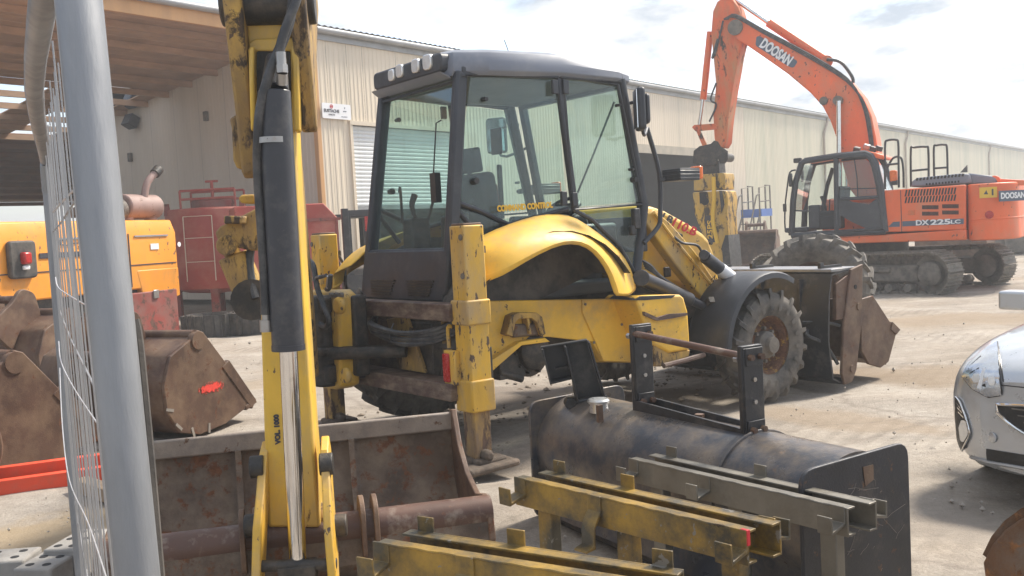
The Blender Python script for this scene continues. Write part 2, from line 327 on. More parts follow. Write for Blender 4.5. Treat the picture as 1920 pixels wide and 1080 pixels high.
# ================================================================== GROUND
def ground_mat():
    m = bpy.data.materials.new('yard_ground'); m.use_nodes = True; t = m.node_tree; N = t.nodes; b = N['Principled BSDF']; L = t.links
    tcn = N.new('ShaderNodeTexCoord')
    def noise(sc, det=8, ro=.6, dist=0., vec=None):
        n = N.new('ShaderNodeTexNoise'); n.inputs['Scale'].default_value = sc; n.inputs['Detail'].default_value = det; n.inputs['Roughness'].default_value = ro; n.inputs['Distortion'].default_value = dist
        L.new(vec or tcn.outputs['Object'], n.inputs['Vector']); return n.outputs[0]
    def ramp(x, *st):
        r = N.new('ShaderNodeValToRGB'); e = r.color_ramp.elements
        while len(e) < len(st): e.new(.5)
        for q, (p, c) in zip(e, st): q.position = p; q.color = (*c, 1) if isinstance(c, tuple) else (c, c, c, 1)
        L.new(x, r.inputs[0]); return r.outputs[0]
    def mix(f, a, c, k=1., mode='MIX'):
        q = N.new('ShaderNodeMix'); q.data_type = 'RGBA'; q.blend_type = mode
        mm = N.new('ShaderNodeMath'); mm.operation = 'MULTIPLY'; mm.inputs[1].default_value = k
        if isinstance(f, float): mm.inputs[0].default_value = f
        else: L.new(f, mm.inputs[0])
        L.new(mm.outputs[0], q.inputs[0])
        for i, v in ((6, a), (7, c)):
            if isinstance(v, tuple): q.inputs[i].default_value = (*v, 1)
            else: L.new(v, q.inputs[i])
        return q.outputs[2]
    base = ramp(noise(.8, 10, .62), (.28, (.30, .258, .212)), (.5, (.395, .348, .295)), (.72, (.47, .427, .372)))
    sand = ramp(noise(.23, 8, .6), (.50, 0.), (.64, 1.)); c = mix(sand, base, (.31, .245, .175), .6)
    mud = ramp(noise(.17, 9, .66, .4), (.52, 0.), (.66, 1.)); c = mix(mud, c, (.19, .157, .127), .62)
    wet = ramp(noise(.42, 9, .7), (.62, 0.), (.72, 1.)); c = mix(wet, c, (.17, .14, .115), .55)
    c = mix(1., c, ramp(noise(14, 8, .75), (.3, .66), (.7, 1.12)), .75, 'MULTIPLY')
    c = mix(1., c, ramp(noise(70, 4, .7), (.3, .72), (.7, 1.1)), .7, 'MULTIPLY')
    grit = ramp(noise(190, 2, .6), (.64, 0.), (.70, 1.)); c = mix(grit, c, (.15, .125, .10), .55)
    # wheel tracks: bands that wander, filled with tread bars and dragged dust
    mp = N.new('ShaderNodeMapping'); mp.inputs['Rotation'].default_value = (0, 0, .62); L.new(tcn.outputs['Object'], mp.inputs[0])
    ms = N.new('ShaderNodeMapping'); ms.inputs['Rotation'].default_value = (0, 0, .62); ms.inputs['Scale'].default_value = (.16, 1.6, 1); L.new(tcn.outputs['Object'], ms.inputs[0])
    c = mix(1., c, ramp(noise(1.6, 8, .65, .3, ms.outputs[0]), (.30, .74), (.68, 1.10)), .9, 'MULTIPLY')
    def wave(sc, dist, det, dir_):
        w_ = N.new('ShaderNodeTexWave'); w_.bands_direction = dir_; w_.inputs['Scale'].default_value = sc; w_.inputs['Distortion'].default_value = dist; w_.inputs['Detail'].default_value = det; w_.inputs['Detail Scale'].default_value = .25; L.new(mp.outputs[0], w_.inputs['Vector']); return w_.outputs[0]
    band = ramp(wave(.11, 3., 2, 'Y'), (.60, 0.), (.72, 1.)); bars = ramp(wave(2.1, 1.2, 2, 'X'), (.25, .70), (.6, 1.06))
    tm = mix(1., band, ramp(noise(.45, 5, .6), (.42, 0.), (.56, 1.)), 1., 'MULTIPLY'); c2 = mix(1., c, bars, .6, 'MULTIPLY'); c = mix(tm, c, c2, .6)
    def stain_shade(u, v, rx, ry, rot, col, k):
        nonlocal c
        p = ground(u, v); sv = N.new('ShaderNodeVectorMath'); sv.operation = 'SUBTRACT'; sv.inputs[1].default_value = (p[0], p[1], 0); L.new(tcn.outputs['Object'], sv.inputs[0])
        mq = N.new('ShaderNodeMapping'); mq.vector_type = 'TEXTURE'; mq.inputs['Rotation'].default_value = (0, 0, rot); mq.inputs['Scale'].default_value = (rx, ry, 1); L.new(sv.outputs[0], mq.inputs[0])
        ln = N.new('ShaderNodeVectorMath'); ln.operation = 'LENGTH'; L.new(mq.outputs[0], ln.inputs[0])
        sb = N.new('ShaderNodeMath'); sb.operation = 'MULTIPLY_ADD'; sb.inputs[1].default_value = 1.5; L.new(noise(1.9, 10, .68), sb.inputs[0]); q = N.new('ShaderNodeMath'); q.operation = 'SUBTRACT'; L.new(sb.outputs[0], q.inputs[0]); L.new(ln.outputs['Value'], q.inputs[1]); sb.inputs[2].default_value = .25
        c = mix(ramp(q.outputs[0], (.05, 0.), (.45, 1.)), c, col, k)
    stain_shade(1735, 700, 1.5, .8, -.5, (.215, .160, .105), .75); stain_shade(1560, 780, 1.1, .5, -.7, (.25, .19, .13), .6); stain_shade(1290, 730, 1.0, .6, .6, (.14, .11, .085), .75); stain_shade(980, 740, 1.1, .8, .6, (.15, .12, .095), .7)  # last two paint shade under the backhoe and beside its front wheel
    stain_shade(1760, 600, 3.0, .8, -.2, (.27, .205, .14), .6); stain_shade(80, 990, .8, .6, .2, (.33, .24, .13), .6); stain_shade(1880, 1000, .6, 1.2, .5, (.22, .19, .16), .5); stain_shade(480, 720, 1.6, .5, .5, (.30, .235, .165), .5)
    oil = ramp(noise(.9, 4, .5), (.70, 0.), (.76, 1.)); c = mix(oil, c, (.075, .065, .055), .55)
    vo = N.new('ShaderNodeTexVoronoi'); vo.feature = 'DISTANCE_TO_EDGE'; vo.inputs['Scale'].default_value = .34; vo.inputs['Randomness'].default_value = .9
    wr = N.new('ShaderNodeVectorMath'); wr.operation = 'MULTIPLY_ADD'; ns = N.new('ShaderNodeTexNoise'); ns.inputs['Scale'].default_value = 1.3; ns.inputs['Detail'].default_value = 6; L.new(tcn.outputs['Object'], ns.inputs['Vector'])
    L.new(ns.outputs[1], wr.inputs[0]); wr.inputs[1].default_value = (.9, .9, 0); L.new(tcn.outputs['Object'], wr.inputs[2]); L.new(wr.outputs[0], vo.inputs['Vector'])
    cr = ramp(vo.outputs['Distance'], (.0, 1.), (.010, 0.)); c = mix(cr, c, (.17, .14, .115), .45)
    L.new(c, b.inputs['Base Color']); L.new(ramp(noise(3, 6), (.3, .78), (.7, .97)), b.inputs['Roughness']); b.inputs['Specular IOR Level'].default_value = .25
    h = N.new('ShaderNodeMath'); h.operation = 'ADD'; L.new(noise(9, 10, .75), h.inputs[0]); L.new(noise(60, 6, .7), h.inputs[1])
    bp = N.new('ShaderNodeBump'); bp.inputs['Strength'].default_value = .55; bp.inputs['Distance'].default_value = .022; L.new(h.outputs[0], bp.inputs['Height']); L.new(bp.outputs[0], b.inputs['Normal'])
    return m
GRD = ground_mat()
def axis_(c, n, near, far):
    a = np.linspace(-1, 1, n); return c + near*a + (far-near)*np.sign(a)*np.abs(a)**7
gx = axis_(0, 230, 14, 900); gy = axis_(9, 230, 14, 900)
X, Y = np.meshgrid(gx, gy)
def bumps(x, y):
    r = np.random.RandomState(3); z = 0*x
    for k in range(70):
        a = r.uniform(0, 6.28); f = r.uniform(.5, 7); z = z + np.sin((x*math.cos(a)+y*math.sin(a))*f+r.uniform(0, 6.28))*.0075/f**.55
    return z
fall = np.exp(-((X/16)**2+((Y-9)/16)**2)**2)
Zg = bumps(X, Y)*fall - .006
n = len(gx); me = bpy.data.meshes.new('ground')
me.from_pydata(np.stack([X.ravel(), Y.ravel(), Zg.ravel()], 1).tolist(), [], [(j*n+i, j*n+i+1, (j+1)*n+i+1, (j+1)*n+i) for j in range(n-1) for i in range(n-1)])
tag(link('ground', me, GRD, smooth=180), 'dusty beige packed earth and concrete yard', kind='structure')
# loose grit and clods
g = MB(); rs = np.random.RandomState(11)
ico = [(0, 0, 1), (.9, 0, .2), (.25, .85, .3), (-.75, .5, .25), (-.7, -.55, .3), (.3, -.85, .2), (0, 0, -.6)]
icf = [(0, 1, 2), (0, 2, 3), (0, 3, 4), (0, 4, 5), (0, 5, 1), (6, 2, 1), (6, 3, 2), (6, 4, 3), (6, 5, 4), (6, 1, 5)]
for k in range(5200):
    d = 3.5+rs.rand()**1.6*22; a = (rs.rand()-.5)*1.25; px, py = d*math.sin(a), d*math.cos(a); r = .003+.018*rs.rand()**5*(1 if d > 5 else .8)
    if rs.rand() < .02: r *= 2
    rz = rs.rand()*6.28; q = rs.uniform(.6, 1.3, 3)*r; c, s_ = math.cos(rz), math.sin(rz)
    g.add([(px+(x*c-y*s_)*q[0], py+(x*s_+y*c)*q[1], r*.15+z*q[2]) for x, y, z in ico], icf)
tag(g.build('gravel', STONE, smooth=0), 'scattered small stones and clods on the yard', kind='stuff')
# low clumps of dried mud under and beside the backhoe
BH = Fr(-.0923, 8.0347, 0, .6543)
g = MB()
for k in range(420):
    cx, cy = [(1000, 705), (960, 760), (1290, 700), (880, 800), (1250, 690), (740, 790)][k % 6]; p = ground(cx+rs.normal()*55, cy+rs.normal()*22); r = .012+.035*rs.rand()**3
    rz = rs.rand()*6.28; c, s_ = math.cos(rz), math.sin(rz); q = rs.uniform(.6, 1.4, 3)*r
    g.add([(p[0]+(x*c-y*s_)*q[0], p[1]+(x*s_+y*c)*q[1], z*q[2]*.6) for x, y, z in ico], icf)
MUDC = mat('mud_clod', (.20, .16, .12), .95, var=.4, scale=14, bump=.4)
tag(g.build('mud_clods', MUDC, smooth=0), 'crumbled dark mud lying under the backhoe', kind='stuff')

# ================================================================== WAREHOUSE
WL = Fr(-4.511, 23.825, 0, .906)          # x along the facade, y into the building
wh = thing('warehouse', 'long beige ribbed metal warehouse with roller door and grey eaves', 'building', WL)
EAVE = 6.62
def clad(x0, x1, z0, z1, name, m, along='x', at_=0.):
    """one trapezoid-ribbed sheet"""
    nr = max(1, round((x1-x0)/.15)); p = (x1-x0)/nr; pr = []; dp0 = -.009 if along == 'x' else -.006
    for i in range(nr):
        a = x0+i*p; pr += [(a, 0), (a+p*.42, 0), (a+p*.55, dp0), (a+p*.87, dp0)]
    pr.append((x1, 0)); b = MB()
    rows = [[((x, at_+d, z) if along == 'x' else (at_+d, x, z)) for x, d in pr] for z in ((z0, z1) if not callable(z1) else (z0,))]
    if callable(z1): rows.append([((at_+d, x, z1(x))) for x, d in pr])
    b.sheet(rows); return b.build(name, m, wh, smooth=0)
doors = [(1.02, 5.4, 4.56), (15.2, 20.6, 4.33), (84., 92., 3.72)]
cuts = [.02, .345]; x = .345
while x < 108: x += 1.22; cuts.append(x)
edges = sorted(set(round(q, 3) for q in cuts + [e for d in doors for e in d[:2]]))
edges = [e for i, e in enumerate(edges) if i == 0 or e-edges[i-1] > .05]
for a, b_ in zip(edges, edges[1:]):
    z0 = .22
    for d in doors:
        if (a+b_)/2 > d[0] and (a+b_)/2 < d[1]: z0 = d[2]
    clad(a+.004, b_-.004, z0, EAVE, 'wall_panel', WALL if a < 24 else WALLG)
kb = MB()
for a, b_ in ((0, 1.02), (5.4, 15.2), (20.6, 84), (92, 109)): kb.box(((a+b_)/2, .02, .1), (b_-a, .1, .24))
kb.build('plinth', CONC, wh)
b = MB(); b.box((54, -.02, EAVE+.05), (109, .07, .22)); b.build('fascia', TRIM, wh)
b = MB(); b.tube([(-.05, -.14, EAVE+.16), (109, -.14, EAVE+.16)], .085, 10); b.build('gutter', TRIM, wh)
b = MB(); nr = 545; rows = [[], []]
for i in range(nr*2+1):
    xx = i*.1; zz = .035*(i % 2); rows[0].append((xx-.1, -.2, EAVE+.24+zz)); rows[1].append((xx-.1, 9.6, EAVE+.75+zz))
b.sheet(rows); b.build('roof', TRIM, wh, smooth=0)
for px, pv in ((1544, 240), (1697, 262), (1854, 285), (1191, 300)):
    q = WL.y(px, pv, -.08); b = MB(); b.tube([(q[0]+.55, -.12, EAVE+.1), (q[0]+.5, -.12, EAVE-.12), (q[0]+.05, -.09, EAVE-.75), (q[0], -.09, EAVE-1.0), (q[0], -.09, .05)], .065, 10)
    for zz in (4.2, 2.1): b.cyl((q[0], -.09, zz), (q[0], -.09, zz+.05), .08, n=10)
    b.build('downpipe', mat('downpipe_paint', (.34, .27, .21), .6, bump=.05) if 'downpipe_paint' not in MATS else MATS['downpipe_paint'], wh)
# roller door: slats in a frame
zt = 4.5; k = 0
sm = MB(); sm.xz([(1.06, 0, 0), (5.36, 0, 0), (5.36, 0, .10), (1.06, 0, .10)], .06, .075); sm.prism([(1.06, .06, .012), (1.06, .045, .03), (1.06, .045, .075), (1.06, .06, .092)], (4.3, 0, 0))
sme = sm.mesh('door_slat')
z = 2.46
while z < zt:
    link('door_slat', sme, DOORM, wh, mw=WL.mat @ Matrix.Translation((0, 0, z)), smooth=0); z += .103
b = MB(); b.box((3.2, .05, 2.42), (4.3, .06, .1)); b.build('door_bottom_bar', TRIM, wh)
b = MB(); b.box((3.2, -.03, 4.58), (4.5, .08, .1)); b.box((1.0, -.02, 2.3), (.09, .07, 4.55)); b.box((5.4, -.02, 2.3), (.09, .07, 4.55)); b.build('door_frame', WALL, wh)
b = MB(); b.box((17.9, -.03, 4.42), (5.6, .1, .32)); b.build('door_lintel', mat('lintel_paint', (.36, .32, .25), .6, bump=.04), wh)
b = MB(); b.box((15.15, .0, 2.2), (.16, .1, 4.4)); b.box((20.65, 0, 2.2), (.16, .1, 4.4)); b.build('door_frame', MATS['lintel_paint'], wh)
b = MB(); b.box((88, -.03, 3.8), (8.2, .1, .2)); b.build('door_lintel', MATS['lintel_paint'], wh)
# inside shell so that open doors show a dark hall
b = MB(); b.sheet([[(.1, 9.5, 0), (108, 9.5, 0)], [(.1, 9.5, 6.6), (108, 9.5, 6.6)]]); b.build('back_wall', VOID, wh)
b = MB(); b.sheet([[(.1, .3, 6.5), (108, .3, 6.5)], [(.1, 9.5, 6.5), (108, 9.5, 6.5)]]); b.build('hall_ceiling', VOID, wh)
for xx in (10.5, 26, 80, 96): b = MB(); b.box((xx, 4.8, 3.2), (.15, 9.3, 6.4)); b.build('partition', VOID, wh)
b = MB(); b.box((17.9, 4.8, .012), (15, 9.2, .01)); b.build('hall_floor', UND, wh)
# grey side wall under the shed roof, and the orange corner post
yy = 0.16
while yy < 9.4:
    clad(yy, min(yy+1.2, 9.5)-.006, .15, lambda q: 6.72-.075*q, 'side_wall_panel', GREYW, 'y', 0.); yy += 1.2
b = MB(); b.box((-.03, .06, 3.1), (.13, .15, 6.2)); b.build('corner_post', OAK, wh, bevel=.01)
def floodlight(yq, z):
    b = MB(); b.box((-.2, yq, z), (.3, .42, .36), rotm(0, .5, 0)); b.box((-.06, yq, z+.06), (.14, .1, .1)); b.build('floodlight', DARK, wh, bevel=.02)
q = WL.x(251, 190, -.1); floodlight(q[1], q[2]); q = WL.x(251, 228, -.1); floodlight(q[1], q[2])
for px, pv in ((387, 218), (245, 295)):
    q = WL.x(px, pv, -.03); b = MB(); b.box((-.05, q[1], q[2]), (.1, .14, .26)); b.build('wall_bracket', UND, wh, bevel=.01)
# sign
p0 = WL.y(600, 191, -.05); sgx, sgz = .52, 4.83
sg = thing('company_sign', 'white company sign with dark lettering on the beige wall', 'sign', Fr(*WL.w((sgx, -.075, sgz)), WL.yaw))
b = MB(); pts = rounded([(-.47, -.19), (.47, -.19), (.47, .19), (-.47, .19)], .04); b.prism([(x_, 0, z_) for x_, z_ in pts], (0, .03, 0)); b.build('sign_board', WHITE, sg)
fm = WM[sg.name]; sgm = lambda x_, z_: fm @ axes((x_, -.004, z_), (1, 0, 0), (0, 0, 1))
text('EUSTACHE', .105, INKB, sg, sgm(-.17, .0), bold=.003, width=.50); text('AGRICOLE', .045, INKB, sg, sgm(-.17, -.09))
text('groupe', .04, SLATE, sg, sgm(.27, .02)); text('www.eustache.fr', .03, SLATE, sg, sgm(.24, -.12))
b = MB(); b.lathe([(.05, 0), (.05, .006), (.032, .006), (.032, 0)], (-.17, -.001, .11), (0, -1, 0), 20); b.box((-.17, -.003, .11), (.05, .006, .022)); b.build('emblem', INKR, sg)
b = MB(); b.prism([(.25, -.001, .12), (.27, -.001, .07), (.29, -.001, .12), (.27, -.001, .105)], (0, -.004, 0)); b.build('emblem', SLATE, sg)

# ================================================================== OPEN SHED (left)
sh = thing('open_shed', 'open fronted shed with timber purlin roof beside the warehouse', 'shed', WL)
cz = lambda y_: 6.85-.12*y_
ys = [.35, 1.5, 2.75, 4.0, 5.2, 6.35, 7.45, 8.6, 9.75, 10.9, 12.1, 13.3, 14.6, 15.9, 17.2, 18.5, 19.8, 21.15, 22.5, 24.0]
for i, y_ in enumerate(ys):
    x1 = .0 if y_ < 9.6 else 14
    b = MB(); b.box(((-26+x1)/2, y_, cz(y_)-.07), (x1+26, .10, .16)); b.build('purlin', WOOD if y_ < 13 else WOODD, sh)
bars = []
slots = [(-7.4, -3.1), (-1.9, -.55)]
for i in range(len(ys)-1):
    ya, yb = ys[i], ys[i+1]; sl_ = 6.2 < ya < 11; x1 = .0 if ya < 9.6 else 14
    segs = [(-26, slots[0][0]), (slots[0][1], slots[1][0]), (slots[1][1], x1)] if sl_ else [(-26, x1)]
    for a, c_ in segs:
        for k in range(4):
            y0 = ya+(yb-ya)*k/4; y1 = ya+(yb-ya)*(k+1)/4-.008
            b = MB(); zc = (cz(y0)+cz(y1))/2+.035; b.box(((a+c_)/2, (y0+y1)/2, zc), (c_-a, y1-y0, .03), rotm(-math.atan(.12), 0, 0)); b.build('roof_board', WOOD if ya < 12 else WOODD, sh, smooth=0)
b = MB()
for xx in (-20, -13.3): b.bar((xx, .1, cz(.1)-.5), (xx, 24.1, cz(24.1)-.5), .2, .42)
for xx in (6.2, 12.8): b.bar((xx, 9.8, cz(9.8)-.5), (xx, 24.1, cz(24.1)-.5), .2, .42)
b.build('rafter', WOODD, sh)
b = MB(); b.box((-13, -.02, EAVE+.02), (26, .09, .34)); b.build('fascia_board', OAK, sh)
b = MB(); b.tube([(-26, -.14, EAVE+.2), (-.05, -.14, EAVE+.2)], .08, 10); b.build('gutter', TRIM, sh)
for xx in (-26, -20):
    b = MB(); b.box((xx, .2, 3.1), (.25, .25, 6.2)); b.build('post', WOODD, sh)
for xx in (-26, -13.3, 0, 13.4): b = MB(); b.box((xx, 24, 1.9), (.25, .25, 3.8)); b.build('post', WOODD, sh)


# ================================================================== WHEELS
def tyre_mesh(R, w, rr, nl, lug=.035, skew=.9):
    """agricultural tyre about the Y axis, both sidewalls and staggered bars"""
    h = w/2; b = MB(); Rc = R-lug
    prof = [(rr-.012, -h*.72), (rr+.012, -h*.78), (rr+(Rc-rr)*.35, -h*.97), (rr+(Rc-rr)*.62, -h*1.0), (Rc-.05, -h*.93), (Rc-.012, -h*.80), (Rc, -h*.5), (Rc+.006, 0)]
    prof = prof + [(r, -y) for r, y in prof[-2::-1]]
    b.lathe(prof, (0, 0, 0), (0, 1, 0), 48)
    for k in range(nl):
        for sd_ in (-1, 1):
            a0 = 2*math.pi*(k+(.5 if sd_ > 0 else 0))/nl; P = []
            for (yy, da, hh) in ((.02*h, 0, lug*.9), (.45*h, .32, lug), (.86*h, .60, lug), (1.0*h, .70, -.02), (1.0*h, .72, -.10)):
                a = a0+da*skew*2*math.pi/nl; wd_ = .022*R/.5*(1.05 if yy < .5*h else 1.3)
                rb = Rc-.03 if hh > 0 else Rc+hh-.04; rt = Rc+hh if hh > 0 else Rc+hh
                if hh < -.05: rb, rt = Rc-.16, Rc-.10
                for dd, r in ((-wd_, rb), (-wd_*.62, rt), (wd_*.62, rt), (wd_, rb)):
                    aa = a+dd/R; P.append((r*math.cos(aa), sd_*yy, r*math.sin(aa)))
            fs = []
            for i in range(4):
                for j in range(3): fs.append((i*4+j, i*4+j+1, (i+1)*4+j+1, (i+1)*4+j))
            fs += [(0, 1, 2, 3), (19, 18, 17, 16)]; b.add(P, fs)
    return b
def rim_mesh(rr, w, dish):
    """dish: how far the disc sits in from the near rim edge (near = -Y)"""
    h = w/2*.78; b = MB()
    b.lathe([(rr+.015, -h), (rr+.015, -h+.02), (rr-.02, -h+.03), (rr-.045, -h+.08), (rr-.05, h-.08), (rr-.02, h-.03), (rr+.015, h-.02), (rr+.015, h)], (0, 0, 0), (0, 1, 0), 40)
    d = -h+dish; b.lathe([(rr-.045, d-.01), (rr*.72, d+.02), (rr*.55, d-.035), (rr*.38, d-.035), (.001, d-.03)], (0, 0, 0), (0, 1, 0), 40)
    b.lathe([(rr-.045, d+.02), (.001, d+.02)], (0, 0, 0), (0, 1, 0), 40); return b, d
def wheel(parent, fr, c, R, w, rr, nl, tm, rm, dish, name='wheel', hub=True, lug=.035):
    wf = Matrix.Translation(c); e = bpy.data.objects.new(name, None); COL.objects.link(e); e.empty_display_size = .2; place(e, parent, None, fr.mat @ wf)
    tyre_mesh(R, w, rr, nl, lug).build('tyre', tm, e, smooth=35); rb, d = rim_mesh(rr, w, dish); rb.build('rim', rm, e, smooth=35)
    if hub:
        b = MB(); b.lathe([(rr*.46, d-.03), (rr*.44, d-.09), (rr*.30, d-.12), (rr*.26, d-.16), (.001, d-.165)], (0, 0, 0), (0, 1, 0), 28)
        for k in range(8): a = k*math.pi/4; b.cyl((rr*.54*math.cos(a), d-.03, rr*.54*math.sin(a)), (rr*.54*math.cos(a), d-.07, rr*.54*math.sin(a)), .017, n=6)
        b.build('hub', UND, e, smooth=35)
    return e
RIMY = mat('rusted_yellow_rim', (.42, .23, .03), .65, var=.3, rust=.74, rustcol=(.14, .065, .035), dirt=.3, dirtcol=(.2, .14, .1), scale=4.5, bump=.3)

# ================================================================== BACKHOE LOADER
bh = thing('backhoe_loader', 'yellow backhoe loader with dark cab and its near rear wheel removed', 'backhoe loader', BH)
Z6 = lambda x, y: (560+x/2.1603, 400+y/2.1603)
Z7 = lambda x, y: (1160+x/2.25, 300+y/2.25)
Z5 = lambda x, y: (660+x/2.571, 60+y/2.571)
def B(u, v, y): return BH.y(u, v, y)
def poly(pix, y, zf=None): return [B(*(zf(*p) if zf else p), y) for p in pix]
# --- chassis
b = MB(); b.prism(poly([(745, 355), (1150, 348), (1392, 345), (1400, 606), (1235, 600), (1190, 520), (1010, 500), (900, 515), (770, 600), (745, 590)], -.72, Z6), (0, .06, 0)); b.build('side_panel', YEL, bh, bevel=.008)
b = MB(); b.prism(poly([(1150, 350), (1390, 347), (1396, 604), (1236, 598), (1150, 400)], -.735, Z6), (0, .02, 0)); b.build('cover_panel', YEL, bh, bevel=.006)
b = MB()
for q in ((1160, 368), (1308, 450), (1195, 523), (1170, 600)): bolt(b, B(*Z6(*q), -.735), (0, -1, 0), .012, .008)
b.build('bolts', UND, bh)
b = MB(); b.prism(poly([(745, 590), (775, 600), (900, 520), (1000, 505), (1020, 520), (905, 535), (785, 640), (745, 690)], -.79, Z6), (0, .12, 0)); b.build('wheel_arch_flange', YEL, bh, bevel=.006)
# cast bracket on the panel
pr = poly([(842, 490), (862, 415), (890, 402), (965, 402), (988, 420), (1003, 488), (985, 500), (965, 440), (945, 425), (895, 427), (880, 440), (868, 500)], -.80, Z6); b = MB(); b.prism(pr, (0, .1, 0)); b.prism(poly([(925, 425), (935, 425), (945, 490), (935, 490)], -.79, Z6), (0, .08, 0)); b.build('bracket', YELD, bh, bevel=.006)
b = MB(); b.prism(poly([(870, 450), (985, 445), (1000, 492), (868, 505)], -.765, Z6), (0, .06, 0)); b.build('caked_mud', MUD, bh, bevel=.02)
b = MB(); b.box((.3, .0, .85), (2.6, .7, .5)); b.box((1.6, 0, .75), (1.6, .6, .35)); b.box((-.75, 0, .75), (.55, 1.0, .5)); b.build('frame', GREASE, bh, bevel=.02)
b = MB(); b.prism([B(*Z6(*q), .58) for q in ((745, 355), (1392, 345), (1400, 606), (745, 600))], (0, .04, 0)); b.build('side_panel', YEL, bh, bevel=.008)
# rear axle with the bare hub
b = MB(); RA = -.24; b.cyl((RA, -.62, .7), (RA, .72, .7), .14, n=20); b.box((RA, 0, .7), (.5, .5, .42)); b.build('rear_axle', GREASE, bh, bevel=.03)
b = MB(); b.lathe([(.10, 0), (.19, 0), (.20, -.04), (.14, -.06), (.14, -.12), (.10, -.15), (.001, -.15)], (RA, -.60, .7), (0, 1, 0), 28)
for k in range(10): a = k*.628; b.cyl((RA+.165*math.cos(a), -.64, .7+.165*math.sin(a)), (RA+.165*math.cos(a), -.70, .7+.165*math.sin(a)), .012, n=6)
b.box((RA-.2, -.62, .62), (.25, .12, .2)); b.cyl((RA-.32, -.66, .58), (RA-.1, -.66, .5), .03); b.build('bare_hub', GREASE, bh, bevel=.01)
# --- step and tank box
b = MB(); b.prism(poly([(72, 590), (90, 573), (262, 568), (276, 580), (293, 640), (300, 740), (303, 800), (215, 815), (150, 780), (110, 690)], -1.0, Z7), (0, .38, 0)); b.build('tank_box', YEL, bh, bevel=.02)
b = MB(); b.prism(poly([(110, 640), (165, 665), (215, 650), (290, 645), (293, 655), (230, 668), (165, 678), (112, 655)], -1.03, Z7), (0, .03, 0)); b.build('torn_step_edge', RAIL, bh)
b = MB(); b.prism(poly([(150, 780), (215, 815), (303, 800), (300, 828), (180, 872), (155, 872)], -.985, Z7), (0, .3, 0)); b.build('step_plate', YELD, bh, bevel=.01)
b = MB(); b.tube([B(*Z7(190, 868), -1.0), B(*Z7(280, 845), -1.0), B(*Z7(360, 822), -1.0)], .022, 8); b.build('step_bar', RAIL, bh)
b = MB(); b.prism(poly([(70, 592), (92, 575), (240, 570), (225, 582), (110, 592)], -1.003, Z7), (0, .3, .006)); b.build('tank_top_mat', BLK, bh)
# --- rear fenders
def fender(sgn):
    inn = [(846, 500), (874, 462), (902.6, 441.7), (953, 421), (1004, 403.7), (1050, 400), (1080, 407), (1122, 438), (1162, 469), (1183, 502), (1195, 545)]
    mid = [(850, 535), (878, 500), (905, 476), (953, 453), (1000, 443), (1040, 438), (1069, 439), (1106, 449), (1143, 488), (1166, 525), (1180, 558)]
    lip = [(850, 548), (878, 537), (905, 527), (945, 515), (985, 488), (1041, 458), (1074, 452), (1104, 458), (1128, 482), (1146, 512), (1158, 556)]
    ym = [-.90, -.92, -1.0]+[-1.10]*8; yl = [-.92, -.94, -1.04]+[-1.16]*8      # the rear tip tucks in beside the stabiliser
    rows = [[B(u, v, -.73) for u, v in inn], [tuple(np.array(B(u, v, -.93))*.5+np.array(B(u2, v2, -.93))*.5+np.array([0, 0, .015])) for (u, v), (u2, v2) in zip(inn, mid)], [B(u, v, y_) for (u, v), y_ in zip(mid, ym)], [B(u, v, y_) for (u, v), y_ in zip(lip, yl)]]
    rows.append([(p[0], p[1]+.03, p[2]-.01) for p in rows[-1]])
    if sgn > 0: rows = [[(x, -y, z) for x, y, z in r] for r in rows]
    b = MB(); b.sheet(rows, .012); return b.build('rear_fender', YEL, bh, smooth=50, sub=1)
fender(-1); fender(1)
ar = []
for k in range(13):
    a = math.radians(34+k*12); ar.append((RA+.84*math.cos(a), .80+.82*math.sin(a)))
b = MB(); b.sheet([[(x, y_, z) for x, z in ar] for y_ in (-1.08, -.62)]); b.build('wheel_arch_liner', RUB, bh, smooth=60)
b = MB(); b.prism([(x, -.66, z) for x, z in ar], (0, .02, 0)); b.build('wheel_arch_wall', RUB, bh)
b = MB(); b.prism([(x, .62, z) for x, z in ar], (0, .02, 0)); b.build('wheel_arch_wall', RUB, bh)
